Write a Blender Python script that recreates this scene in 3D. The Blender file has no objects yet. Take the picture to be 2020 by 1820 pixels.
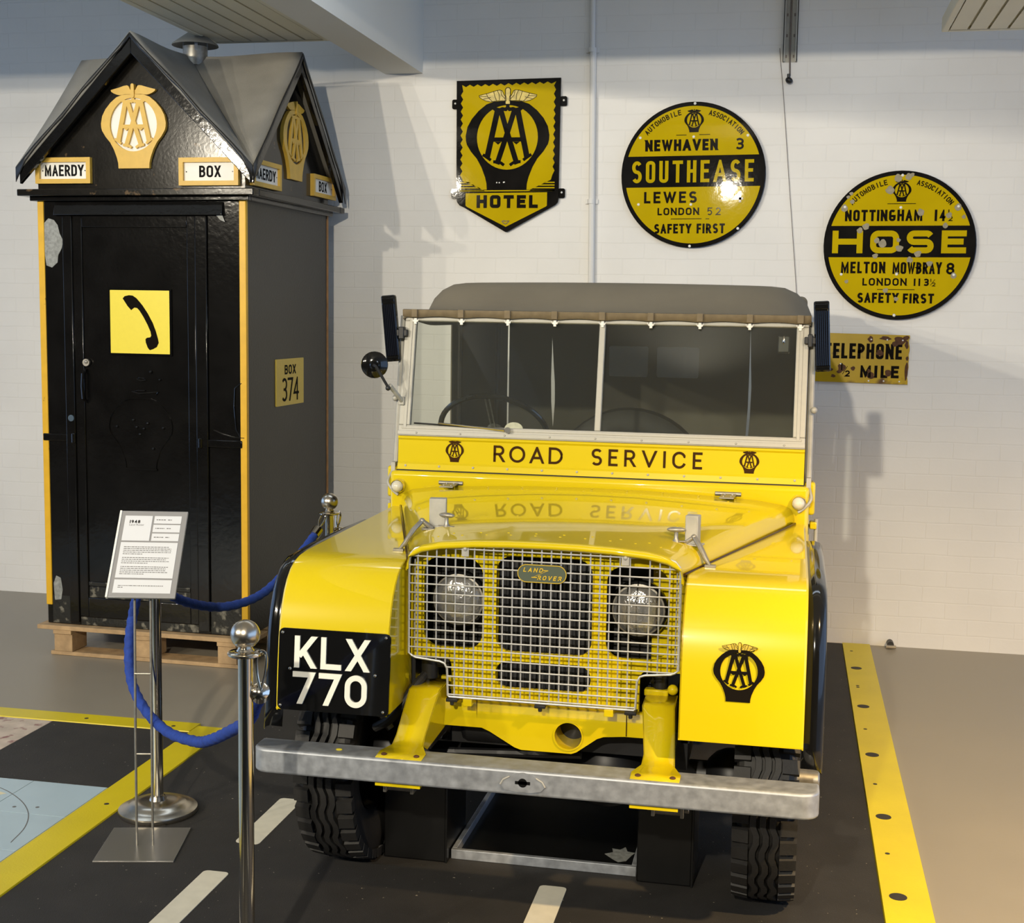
import bpy, bmesh, math, random
from mathutils import Matrix, Vector
random.seed(7)
SC = bpy.context.scene
COL = SC.collection
PI = math.pi

# ------------------------------------------------------------------ camera
cam_data = bpy.data.cameras.new('camera')
cam_data.sensor_fit = 'HORIZONTAL'
cam_data.sensor_width = 36.0
cam_data.lens = 2656.854 / 2020 * 36.0
cam_data.clip_start = 0.05
cam = bpy.data.objects.new('camera', cam_data)
COL.objects.link(cam)
R_ = Vector((0.97920807, 0.20226435, 0.01551446))
U_ = Vector((-0.03762564, 0.10593671, 0.99366077))
F_ = Vector((-0.19933859, 0.97358438, -0.1113444))
cam.matrix_world = Matrix(((R_.x, U_.x, -F_.x, 0.66889), (R_.y, U_.y, -F_.y, -3.48250),
                           (R_.z, U_.z, -F_.z, 1.76050), (0, 0, 0, 1)))
SC.camera = cam

# ------------------------------------------------------------------ light
world = bpy.data.worlds.new('world')
SC.world = world
world.use_nodes = True
bg = world.node_tree.nodes['Background']
bg.inputs[0].default_value = (0.40, 0.61, 1.0, 1)
bg.inputs[1].default_value = 1.85

def spot(name, loc, target, power, angle, blend, color, radius=0.05):
    d = bpy.data.lights.new(name, 'SPOT')
    d.energy = power; d.spot_size = math.radians(angle); d.spot_blend = blend
    d.color = color; d.shadow_soft_size = radius
    o = bpy.data.objects.new(name, d); COL.objects.link(o)
    o.location = loc
    o.rotation_euler = (Vector(target) - Vector(loc)).to_track_quat('-Z', 'Y').to_euler()
    return o
WARM = (1.0, 0.90, 0.72)
spot('track_spot', (-3.45, -5.0, 3.25), (-1.6, 3.6, 1.5), 640, 65, 0.8, WARM)
spot('track_spot', (-4.80, -5.0, 3.42), (-2.4, 3.6, 1.5), 640, 65, 0.8, WARM)
spot('track_spot', (-5.60, -5.0, 3.36), (-2.0, 1.5, 0.7), 420, 60, 0.8, WARM)
spot('track_spot', (-0.10, -5.0, 3.20), (0.5, 3.6, 1.2), 1000, 70, 0.8, WARM)
spot('track_spot', (2.60, -1.9, 3.30), (2.1, 0.5, 0.0), 1500, 76, 1.0, (1.0, 0.70, 0.34))
fill_d = bpy.data.lights.new('added_fill_light', 'AREA'); fill_d.shape = 'RECTANGLE'; fill_d.size = 5.5; fill_d.size_y = 0.5  # unseen soft fill, added to brighten the upper wall and roof tops
fill_d.energy = 42; fill_d.color = (0.72, 0.85, 1.0)
fill_o = bpy.data.objects.new('added_fill_light', fill_d); COL.objects.link(fill_o)
fill_o.location = (-0.9, 1.75, 3.60)
fill_o.rotation_euler = (math.radians(12), 0, 0)

vs = SC.view_settings
vs.view_transform = 'Standard'
vs.look = 'None'
vs.exposure = -0.05
vs.gamma = 1.0
vs.use_curve_mapping = False
try:
    SC.display_settings.display_device = 'sRGB'
except Exception:
    pass
SC.cycles.max_bounces = 10
SC.cycles.transparent_max_bounces = 16
SC.cycles.use_denoising = True

# ------------------------------------------------------------------ materials
def srgb(r, g, b):
    f = lambda c: (c / 12.92 if c <= 0.04045 else ((c + 0.055) / 1.055) ** 2.4)
    return (f(r / 255), f(g / 255), f(b / 255), 1)

def mat(name, col, rough=0.5, metal=0.0, noise=None, bump=None, coat=0.0, rvar=0.0, spec=0.5, detail=4):
    m = bpy.data.materials.new(name); m.use_nodes = True
    nt = m.node_tree; N = nt.nodes; L = nt.links
    b = N['Principled BSDF']
    b.inputs['Base Color'].default_value = col
    b.inputs['Roughness'].default_value = rough
    b.inputs['Metallic'].default_value = metal
    b.inputs['Specular IOR Level'].default_value = spec
    b.inputs['Coat Weight'].default_value = coat
    b.inputs['Coat Roughness'].default_value = 0.03
    tc = N.new('ShaderNodeTexCoord')
    if noise:
        sc, amt = noise[:2]
        n = N.new('ShaderNodeTexNoise'); n.inputs['Scale'].default_value = sc; n.inputs['Detail'].default_value = detail
        L.new(tc.outputs['Object'], n.inputs['Vector'])
        r = N.new('ShaderNodeMapRange')
        r.inputs['From Min'].default_value = 0.25; r.inputs['From Max'].default_value = 0.75
        r.inputs['To Min'].default_value = 1 - amt; r.inputs['To Max'].default_value = 1 + amt
        L.new(n.outputs['Fac'], r.inputs['Value'])
        x = N.new('ShaderNodeVectorMath'); x.operation = 'SCALE'
        x.inputs[0].default_value = col[:3]
        L.new(r.outputs['Result'], x.inputs['Scale'])
        L.new(x.outputs['Vector'], b.inputs['Base Color'])
        if rvar:
            q = N.new('ShaderNodeMapRange')
            q.inputs['From Min'].default_value = 0.3; q.inputs['From Max'].default_value = 0.7
            q.inputs['To Min'].default_value = max(0, rough - rvar); q.inputs['To Max'].default_value = rough + rvar
            L.new(n.outputs['Fac'], q.inputs['Value']); L.new(q.outputs['Result'], b.inputs['Roughness'])
    if bump:
        n2 = N.new('ShaderNodeTexNoise'); n2.inputs['Scale'].default_value = bump[0]; n2.inputs['Detail'].default_value = 4
        L.new(tc.outputs['Object'], n2.inputs['Vector'])
        bp = N.new('ShaderNodeBump'); bp.inputs['Strength'].default_value = bump[1]; bp.inputs['Distance'].default_value = bump[2] if len(bump) > 2 else 0.01
        L.new(n2.outputs['Fac'], bp.inputs['Height']); L.new(bp.outputs['Normal'], b.inputs['Normal'])
    return m

def spots_over(m, col, scale, lo, hi, detail=3, rough=None):
    """mix a second colour into the base where a noise passes a threshold (chips, rust, flakes)"""
    nt = m.node_tree; N = nt.nodes; L = nt.links
    b = N['Principled BSDF']
    tc = N.new('ShaderNodeTexCoord')
    n = N.new('ShaderNodeTexNoise'); n.inputs['Scale'].default_value = scale; n.inputs['Detail'].default_value = detail
    L.new(tc.outputs['Object'], n.inputs['Vector'])
    r = N.new('ShaderNodeMapRange'); r.inputs['From Min'].default_value = lo; r.inputs['From Max'].default_value = hi
    L.new(n.outputs['Fac'], r.inputs['Value'])
    mx = N.new('ShaderNodeMix'); mx.data_type = 'RGBA'
    L.new(r.outputs['Result'], mx.inputs['Factor'])
    src = b.inputs['Base Color']
    if src.is_linked: L.new(src.links[0].from_socket, mx.inputs[6])
    else: mx.inputs[6].default_value = src.default_value
    mx.inputs[7].default_value = col
    L.new(mx.outputs[2], b.inputs['Base Color'])
    return m

def wall_material():
    m = bpy.data.materials.new('painted_brick'); m.use_nodes = True
    nt = m.node_tree; N = nt.nodes; L = nt.links; b = N['Principled BSDF']
    b.inputs['Roughness'].default_value = 0.55
    tc = N.new('ShaderNodeTexCoord'); sep = N.new('ShaderNodeSeparateXYZ'); cb = N.new('ShaderNodeCombineXYZ')
    L.new(tc.outputs['Object'], sep.inputs[0])
    L.new(sep.outputs['X'], cb.inputs['X']); L.new(sep.outputs['Z'], cb.inputs['Y'])
    wob = N.new('ShaderNodeTexNoise'); wob.inputs['Scale'].default_value = 6
    L.new(tc.outputs['Object'], wob.inputs['Vector'])
    sc = N.new('ShaderNodeVectorMath'); sc.operation = 'SCALE'; sc.inputs['Scale'].default_value = 0.012
    L.new(wob.outputs['Color'], sc.inputs[0])
    ad = N.new('ShaderNodeVectorMath'); ad.operation = 'ADD'
    L.new(cb.outputs[0], ad.inputs[0]); L.new(sc.outputs[0], ad.inputs[1])
    br = N.new('ShaderNodeTexBrick')
    br.inputs['Scale'].default_value = 1.0
    br.inputs['Brick Width'].default_value = 0.235; br.inputs['Row Height'].default_value = 0.0855
    br.inputs['Mortar Size'].default_value = 0.005; br.inputs['Mortar Smooth'].default_value = 0.9
    c1, c2, c3 = (0.745, 0.73, 0.70, 1), (0.74, 0.725, 0.695, 1), (0.72, 0.705, 0.675, 1)
    br.inputs['Color1'].default_value = c1; br.inputs['Color2'].default_value = c2; br.inputs['Mortar'].default_value = c3
    L.new(ad.outputs[0], br.inputs['Vector'])
    st = N.new('ShaderNodeTexNoise'); st.inputs['Scale'].default_value = 2.2; st.inputs['Detail'].default_value = 6
    L.new(tc.outputs['Object'], st.inputs['Vector'])
    r = N.new('ShaderNodeMapRange'); r.inputs['From Min'].default_value = 0.3; r.inputs['From Max'].default_value = 0.7
    r.inputs['To Min'].default_value = 0.95; r.inputs['To Max'].default_value = 1.03
    L.new(st.outputs['Fac'], r.inputs['Value'])
    mu = N.new('ShaderNodeVectorMath'); mu.operation = 'SCALE'
    L.new(br.outputs['Color'], mu.inputs[0]); L.new(r.outputs['Result'], mu.inputs['Scale'])
    L.new(mu.outputs[0], b.inputs['Base Color'])
    inv = N.new('ShaderNodeMath'); inv.operation = 'SUBTRACT'; inv.inputs[0].default_value = 1.0
    L.new(br.outputs['Fac'], inv.inputs[1])
    fine = N.new('ShaderNodeTexNoise'); fine.inputs['Scale'].default_value = 45; fine.inputs['Detail'].default_value = 3
    L.new(tc.outputs['Object'], fine.inputs['Vector'])
    fm = N.new('ShaderNodeMath'); fm.operation = 'MULTIPLY_ADD'; fm.inputs[1].default_value = 0.6
    L.new(fine.outputs['Fac'], fm.inputs[0]); L.new(inv.outputs[0], fm.inputs[2])
    bp = N.new('ShaderNodeBump'); bp.inputs['Strength'].default_value = 0.22; bp.inputs['Distance'].default_value = 0.003
    L.new(fm.outputs[0], bp.inputs['Height']); L.new(bp.outputs['Normal'], b.inputs['Normal'])
    return m

def glass_material(name, tint, refl, haze=0.0):
    m = bpy.data.materials.new(name); m.use_nodes = True
    nt = m.node_tree; N = nt.nodes; L = nt.links
    out = N['Material Output']; N.remove(N['Principled BSDF'])
    t = N.new('ShaderNodeBsdfTransparent'); t.inputs[0].default_value = tint
    g = N.new('ShaderNodeBsdfGlossy'); g.inputs['Roughness'].default_value = 0.02
    fr = N.new('ShaderNodeFresnel'); fr.inputs['IOR'].default_value = 1.5
    mu = N.new('ShaderNodeMath'); mu.operation = 'MULTIPLY'; mu.inputs[1].default_value = refl
    L.new(fr.outputs[0], mu.inputs[0])
    mx = N.new('ShaderNodeMixShader')
    if haze:  # pale diffuse mix paints a light haze over the pane
        df = N.new('ShaderNodeBsdfDiffuse'); df.inputs[0].default_value = (0.5, 0.5, 0.45, 1)
        m2 = N.new('ShaderNodeMixShader'); m2.inputs[0].default_value = haze
        L.new(t.outputs[0], m2.inputs[1]); L.new(df.outputs[0], m2.inputs[2]); t = m2
    L.new(mu.outputs[0], mx.inputs[0]); L.new(t.outputs[0], mx.inputs[1]); L.new(g.outputs[0], mx.inputs[2])
    L.new(mx.outputs[0], out.inputs[0])
    return m

M = {}
M['wall'] = wall_material()
M['floor'] = mat('painted_concrete', (0.275, 0.245, 0.195, 1), 0.42, noise=(1.3, 0.10), bump=(60, 0.06, 0.003), rvar=0.06)
M['ceiling'] = mat('ceiling_paint', (0.72, 0.70, 0.64, 1), 0.7, noise=(2, 0.03))
M['cream'] = mat('cream_panel', (0.70, 0.66, 0.52, 1), 0.5, noise=(3, 0.03))
M['yellow'] = mat('yellow_car_paint', (0.63, 0.485, 0.005, 1), 0.28, noise=(1.5, 0.02), coat=1.0, spec=0.15)
M['black_gloss'] = mat('black_gloss_paint', (0.005, 0.005, 0.005, 1), 0.10, coat=0.3, spec=0.4)
M['black_dull'] = mat('black_chassis_paint', (0.010, 0.010, 0.011, 1), 0.45, noise=(9, 0.4))
M['rubber'] = mat('tyre_rubber', (0.013, 0.012, 0.011, 1), 0.62, noise=(14, 0.35), bump=(80, 0.1))
M['galv'] = mat('galvanised_steel', (0.34, 0.36, 0.39, 1), 0.48, metal=0.5, noise=(38, 0.22), rvar=0.08, detail=6)
M['galv_mesh'] = mat('galvanised_wire', (0.47, 0.47, 0.46, 1), 0.45, metal=0.5, noise=(60, 0.15))
M['alu'] = mat('bare_aluminium', (0.40, 0.39, 0.35, 1), 0.6, metal=0.25, noise=(25, 0.14), rvar=0.08)
M['chrome'] = mat('polished_steel', (0.72, 0.66, 0.56, 1), 0.12, metal=1.0, noise=(30, 0.05))
M['brushed'] = mat('brushed_steel', (0.55, 0.50, 0.42, 1), 0.26, metal=1.0, noise=(40, 0.06))
M['dullsteel'] = mat('dull_plated_steel', (0.33, 0.31, 0.27, 1), 0.42, metal=0.75, noise=(50, 0.2))
M['canvas'] = mat('khaki_canvas', (0.155, 0.132, 0.092, 1), 0.9, noise=(3, 0.12), bump=(300, 0.25, 0.002))
M['canvas_dark'] = mat('inner_canvas', (0.13, 0.12, 0.095, 1), 0.95, noise=(3, 0.2), bump=(300, 0.2, 0.002))
M['strap'] = mat('tan_strap', (0.18, 0.14, 0.085, 1), 0.85, noise=(40, 0.15))
M['white'] = mat('white_paint', (0.78, 0.77, 0.72, 1), 0.45, noise=(12, 0.03))
M['cream_letters'] = mat('raised_white_lettering', (0.80, 0.78, 0.68, 1), 0.35)
M['ink'] = mat('black_lettering', (0.010, 0.008, 0.006, 1), 0.05, spec=0.2)
M['matte_ink'] = mat('matt_black_lettering', (0.012, 0.011, 0.010, 1), 0.7, spec=0.05)
M['brownink'] = mat('dark_brown_lettering', (0.045, 0.020, 0.006, 1), 0.15, spec=0.3)
M['greyink'] = mat('grey_print', (0.14, 0.14, 0.14, 1), 0.6)
M['enamel_y'] = mat('mustard_enamel', (0.50, 0.36, 0.004, 1), 0.035, noise=(5, 0.07), bump=(24, 0.05, 0.003), spec=0.11)
M['enamel_k'] = mat('black_enamel', (0.010, 0.009, 0.008, 1), 0.035, noise=(9, 0.3), bump=(24, 0.05, 0.003), spec=0.11)
M['enamel_chip'] = mat('chipped_enamel', (0.27, 0.235, 0.15, 1), 0.5, noise=(60, 0.2))
M['feather'] = mat('ochre_feathers', (0.52, 0.39, 0.05, 1), 0.3, noise=(60, 0.3))
M['rust'] = mat('rust', (0.085, 0.032, 0.010, 1), 0.8, noise=(60, 0.4))
M['rusty_y'] = spots_over(mat('rusty_mustard_enamel', (0.46, 0.30, 0.006, 1), 0.3, noise=(7, 0.1)), (0.09, 0.035, 0.01, 1), 9, 0.63, 0.72)
M['woodyellow'] = mat('ochre_painted_wood', (0.62, 0.38, 0.05, 1), 0.4, noise=(30, 0.07))
M['stripyellow'] = spots_over(mat('box_corner_yellow', (0.70, 0.40, 0.015, 1), 0.4, noise=(20, 0.08)), (0.02, 0.015, 0.01, 1), 13, 0.70, 0.74)
M['boxblack'] = mat('blistered_black_paint', (0.0065, 0.0062, 0.006, 1), 0.10, noise=(8, 0.3), bump=(38, 0.14, 0.004), spec=0.4)
M['boxblack_worn'] = spots_over(mat('worn_black_paint', (0.0105, 0.0095, 0.008, 1), 0.15, noise=(10, 0.4), bump=(70, 0.07, 0.003), spec=0.3), (0.10, 0.065, 0.035, 1), 17, 0.655, 0.70)
M['boxblack_side'] = mat('flat_black_panel', (0.016, 0.016, 0.016, 1), 0.42, noise=(4, 0.2), bump=(90, 0.1))
M['boxblack_low'] = spots_over(mat('scuffed_black_paint', (0.012, 0.012, 0.010, 1), 0.35, noise=(10, 0.4), bump=(60, 0.4, 0.005)), (0.16, 0.15, 0.12, 1), 22, 0.55, 0.66)
M['felt'] = mat('roofing_felt', (0.235, 0.225, 0.20, 1), 0.9, noise=(5, 0.16), bump=(220, 0.5, 0.003))
M['signyellow'] = mat('pale_yellow_sign', (0.80, 0.66, 0.055, 1), 0.35, noise=(60, 0.02))
M['plateyellow'] = mat('aged_yellow_plate', (0.62, 0.47, 0.075, 1), 0.4, noise=(60, 0.04))
M['flake'] = mat('bare_flaked_primer', (0.24, 0.25, 0.24, 1), 0.5, noise=(70, 0.35))
M['pine'] = mat('pallet_pine', (0.42, 0.28, 0.145, 1), 0.75, noise=(18, 0.25), bump=(70, 0.2))
M['road'] = spots_over(mat('black_road_mat', (0.021, 0.019, 0.017, 1), 0.72, noise=(7, 0.25), bump=(260, 0.5, 0.003)), (0.28, 0.25, 0.19, 1), 85, 0.775, 0.80, 1)
M['roadpaint'] = spots_over(mat('white_road_paint', (0.66, 0.63, 0.52, 1), 0.6, noise=(30, 0.06)), (0.06, 0.03, 0.025, 1), 22, 0.73, 0.75)
M['stripfloor'] = mat('yellow_floor_strip', (0.66, 0.53, 0.006, 1), 0.42, noise=(4, 0.07), bump=(150, 0.06))
M['hole'] = mat('screw_recess', (0.03, 0.024, 0.018, 1), 0.6, noise=(50, 0.2))
M['tile'] = mat('pale_blue_tile', (0.40, 0.52, 0.60, 1), 0.4, noise=(5, 0.05))
M['tilegap'] = mat('cream_grout', (0.62, 0.58, 0.47, 1), 0.6)
M['mapcream'] = mat('cream_map_land', (0.72, 0.66, 0.46, 1), 0.5)
M['crazy'] = spots_over(mat('pink_stone_panel', (0.55, 0.46, 0.38, 1), 0.6, noise=(16, 0.2)), (0.27, 0.13, 0.12, 1), 22, 0.56, 0.66, 8)
M['blue_rope'] = mat('blue_braided_rope', (0.008, 0.040, 0.27, 1), 0.8, noise=(60, 0.2), bump=(160, 0.4, 0.004))
M['greycard'] = mat('grey_frame', (0.30, 0.30, 0.31, 1), 0.4, metal=0.3)
M['paper'] = mat('white_paper', (0.60, 0.62, 0.66, 1), 0.6)
M['plateglass'] = glass_material('windscreen_glass', (0.90, 0.92, 0.89, 1), 0.7, 0.028)
M['vinyl'] = glass_material('clouded_rear_window', (0.35, 0.36, 0.37, 1), 0.9)
M['lens'] = mat('headlamp_lens', (0.50, 0.50, 0.50, 1), 0.14, metal=0.7, bump=(38, 0.5, 0.012), coat=1.0)
M['opal'] = mat('opal_lens', (0.62, 0.58, 0.46, 1), 0.12, coat=1.0)
M['badgegreen'] = mat('badge_green', (0.085, 0.105, 0.075, 1), 0.35)
M['badgeyellow'] = mat('badge_yellow', (0.62, 0.42, 0.03, 1), 0.35)
M['radiator'] = mat('radiator_core', (0.012, 0.013, 0.016, 1), 0.5, noise=(30, 0.3))
M['plastic_white'] = mat('white_conduit_plastic', (0.70, 0.69, 0.665, 1), 0.5)
M['cable'] = mat('grey_cable', (0.16, 0.13, 0.11, 1), 0.5)
M['darkbody'] = mat('seat_vinyl', (0.018, 0.017, 0.015, 1), 0.5, noise=(12, 0.2))
M['tray'] = mat('oily_tray_black', (0.004, 0.004, 0.004, 1), 0.3, noise=(8, 0.3))

# ------------------------------------------------------------------ mesh helpers
def FR(o, x, y):
    x = Vector(x).normalized(); y = Vector(y); z = x.cross(y).normalized(); y = z.cross(x).normalized(); o = Vector(o)
    return Matrix(((x.x, y.x, z.x, o.x), (x.y, y.y, z.y, o.y), (x.z, y.z, z.z, o.z), (0, 0, 0, 1)))
def WALLF(x, y, z): return FR((x, y, z), (1, 0, 0), (0, 0, 1))      # faces the viewer (towards -Y)
def T(x, y, z): return Matrix.Translation((x, y, z))
I4 = Matrix.Identity(4)

class MB:
    def __init__(s): s.bm = bmesh.new()
    def V(s, co, Mx=None):
        co = Vector(co)
        return s.bm.verts.new(Mx @ co if Mx is not None else co)
    def F(s, vs):
        try: return s.bm.faces.new(vs)
        except ValueError: return None
    def box(s, x0, x1, y0, y1, z0, z1, Mx=None):
        v = [s.V((x, y, z), Mx) for x in (x0, x1) for y in (y0, y1) for z in (z0, z1)]
        for f in ((0, 1, 3, 2), (4, 6, 7, 5), (0, 4, 5, 1), (2, 3, 7, 6), (0, 2, 6, 4), (1, 5, 7, 3)):
            s.F([v[i] for i in f])
        return s
    def prism(s, loop, vec, Mx=None, cap=True):
        vec = Vector(vec)
        a = [s.V(p, Mx) for p in loop]; b = [s.V(Vector(p) + vec, Mx) for p in loop]
        n = len(a)
        for i in range(n): s.F([a[i], a[(i + 1) % n], b[(i + 1) % n], b[i]])
        if cap: s.F(a[::-1]); s.F(b)
        return s
    def grid(s, rows, closed=False):
        vv = [[s.V(p) for p in r] for r in rows]
        for i in range(len(vv) - 1):
            n = len(vv[i])
            for j in range(n if closed else n - 1):
                s.F([vv[i][j], vv[i][(j + 1) % n], vv[i + 1][(j + 1) % n], vv[i + 1][j]])
        return vv
    def tube(s, pts, r, n=8, closed=False, cap=True, ridged=None):
        pts = [Vector(p) for p in pts]; m = len(pts); rings = []; up = None
        for i in range(m):
            if closed: d = pts[(i + 1) % m] - pts[i - 1]
            else: d = pts[min(i + 1, m - 1)] - pts[max(i - 1, 0)]
            d.normalize()
            if up is None:
                up = Vector((0, 0, 1)) if abs(d.z) < 0.9 else Vector((1, 0, 0))
            sd = d.cross(up).normalized(); up = sd.cross(d).normalized()
            rr = r[i] if isinstance(r, (list, tuple)) else r
            if ridged: rings.append([s.V(pts[i] + (sd * math.cos(2 * PI * k / n) + up * math.sin(2 * PI * k / n)) * rr * (1 + ridged[0] * math.sin(ridged[1] * i + 2 * 2 * PI * k / n))) for k in range(n)])
            else: rings.append([s.V(pts[i] + (sd * math.cos(2 * PI * k / n) + up * math.sin(2 * PI * k / n)) * rr) for k in range(n)])
        for i in range(m if closed else m - 1):
            a, b = rings[i], rings[(i + 1) % m]
            for k in range(n): s.F([a[k], a[(k + 1) % n], b[(k + 1) % n], b[k]])
        if cap and not closed: s.F(rings[0][::-1]); s.F(rings[-1])
        return s
    def lathe(s, prof, Mx=None, n=32):
        rings = []
        for r, z in prof:
            if r < 1e-6: rings.append([s.V((0, 0, z), Mx)])
            else: rings.append([s.V((r * math.cos(2 * PI * k / n), r * math.sin(2 * PI * k / n), z), Mx) for k in range(n)])
        for a, b in zip(rings, rings[1:]):
            for k in range(n):
                k2 = (k + 1) % n
                if len(a) == 1 and len(b) == 1: continue
                if len(a) == 1: s.F([a[0], b[k2], b[k]])
                elif len(b) == 1: s.F([a[k], a[k2], b[0]])
                else: s.F([a[k], a[k2], b[k2], b[k]])
        return s
    def cyl(s, r, z0, z1, Mx=None, n=20): return s.lathe([(0, z0), (r, z0), (r, z1), (0, z1)], Mx, n)
    def ball(s, r, Mx=None, n=20, m=12, sq=1.0):
        return s.lathe([(r * math.sin(PI * i / m), -r * sq * math.cos(PI * i / m)) for i in range(m + 1)], Mx, n)
    def shape(s, loops, depth, Mx):
        """filled flat outline with holes (even-odd), standing out `depth` along local +z"""
        cu = bpy.data.curves.new('outline', 'CURVE'); cu.dimensions = '2D'; cu.fill_mode = 'BOTH'; cu.extrude = depth / 2
        for lp in loops:
            sp = cu.splines.new('POLY'); sp.points.add(len(lp) - 1); sp.use_cyclic_u = True
            for p, q in zip(sp.points, lp): p.co = (q[0], q[1], 0, 1)
        ob = bpy.data.objects.new('outline', cu)
        me = bpy.data.meshes.new_from_object(ob)
        off = Mx @ T(0, 0, depth / 2)
        me.transform(off)
        s.bm.from_mesh(me)
        bpy.data.objects.remove(ob); bpy.data.curves.remove(cu); bpy.data.meshes.remove(me)
        return s
    jit = 0
    def stroke(s, pts, t, d, Mx, clip=None, closed=False, ext=0.5):
        """thick flat line through 2-D points"""
        MB.jit = (MB.jit + 1) % 13; d = d + .00006 * MB.jit
        P = [Vector((p[0], p[1])) for p in pts]
        P = [p for i, p in enumerate(P) if i == 0 or (p - P[i - 1]).length > t * .02]
        if len(P) > 2 and (P[0] - P[-1]).length < t * .02: P = P[:-1]; closed = True
        m = len(P)
        if not closed and ext:
            a = (P[0] - P[1]).normalized(); b = (P[-1] - P[-2]).normalized()
            def e(p, v):
                if not clip or abs(v.x) < 0.02 or abs(v.y) < 0.02: return t * ext
                return t * ext * (2 if min(abs(p.y - clip[0]), abs(clip[1] - p.y)) < t * .6 and abs(v.y) > .55 else .3)
            ea, eb = e(P[0], a), e(P[-1], b)
            P[0] = P[0] + a * ea; P[-1] = P[-1] + b * eb
        Lf, Rt = [], []
        for i in range(m):
            if closed or 0 < i < m - 1:
                d1 = (P[i] - P[i - 1]).normalized(); d2 = (P[(i + 1) % m] - P[i]).normalized()
            elif i == 0: d1 = d2 = (P[1] - P[0]).normalized()
            else: d1 = d2 = (P[-1] - P[-2]).normalized()
            n1 = Vector((-d1.y, d1.x)); n2 = Vector((-d2.y, d2.x)); q = n1 + n2
            if q.length < 1e-4: q = n1; k = 1
            else:
                q.normalize(); k = min(1 / max(q.dot(n1), 0.2), 3.2)
            Lf.append(P[i] + q * k * t / 2); Rt.append(P[i] - q * k * t / 2)
        for i in range(m if closed else m - 1):
            j = (i + 1) % m
            poly = [Rt[i], Rt[j], Lf[j], Lf[i]]
            if clip:
                for lim, sg in ((clip[0], 1), (clip[1], -1)):
                    o = []
                    for a, b in zip(poly, poly[1:] + poly[:1]):
                        ia = (a.y - lim) * sg >= 0; ib = (b.y - lim) * sg >= 0
                        if ia: o.append(a)
                        if ia != ib: o.append(a + (b - a) * ((lim - a.y) / (b.y - a.y)))
                    poly = o
            if len(poly) >= 3:
                s.prism([(p.x, p.y, 0) for p in poly], (0, 0, d), Mx)
        return s
    def text(s, txt, x0, x1, y0, y1, t, d, Mx, gap=None, wmap=None, rnd=0.42):
        H = y1 - y0; wm = dict(WID); wm.update(wmap or {})
        tot = sum(wm.get(c, 0.8) for c in txt); g = 0.26 if gap is None else gap
        unit = (x1 - x0) / (tot + g * (len(txt) - 1)); x = x0
        for c in txt:
            w = unit * wm.get(c, 0.8)
            s.glyph(c, x, y0, w, H, t, d, Mx, rnd)
            x += w + g * unit
        return s
    def glyph(s, c, x, y0, w, H, t, d, Mx, rnd=0.42):
        for pl in glyph_lines(c, w - t, H - t, rnd):
            s.stroke([(x + t / 2 + p[0], y0 + t / 2 + p[1]) for p in pl], t, d, Mx, clip=(y0, y0 + H))
    def build(s, name, material, parent=None, bevel=0, seg=2, smooth=35, solid=0):
        me = bpy.data.meshes.new(name)
        bmesh.ops.recalc_face_normals(s.bm, faces=s.bm.faces[:])
        s.bm.to_mesh(me); s.bm.free()
        me.materials.append(material)
        if smooth:
            me.polygons.foreach_set('use_smooth', [True] * len(me.polygons))
            me.set_sharp_from_angle(angle=math.radians(smooth))
        o = bpy.data.objects.new(name, me); COL.objects.link(o)
        if parent is not None:
            o.parent = parent
            o.matrix_parent_inverse = Matrix.Translation(parent.location).inverted() if parent.type == 'EMPTY' else I4
        if solid:
            md = o.modifiers.new('thickness', 'SOLIDIFY'); md.thickness = solid; md.offset = -1
        if bevel:
            md = o.modifiers.new('bevel', 'BEVEL'); md.width = bevel; md.segments = seg; md.limit_method = 'ANGLE'; md.angle_limit = math.radians(40)
        return o

def arc(cx, cy, rx, ry, a0, a1, n=8):
    return [(cx + rx * math.cos(math.radians(a0 + (a1 - a0) * i / n)), cy + ry * math.sin(math.radians(a0 + (a1 - a0) * i / n))) for i in range(n + 1)]
def rrect(x0, x1, y0, y1, r, n=6):
    return arc(x1 - r, y1 - r, r, r, 0, 90, n) + arc(x0 + r, y1 - r, r, r, 90, 180, n) + arc(x0 + r, y0 + r, r, r, 180, 270, n) + arc(x1 - r, y0 + r, r, r, 270, 360, n)
def circle(cx, cy, r, n=40): return [(cx + r * math.cos(2 * PI * i / n), cy + r * math.sin(2 * PI * i / n)) for i in range(n)]

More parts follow.
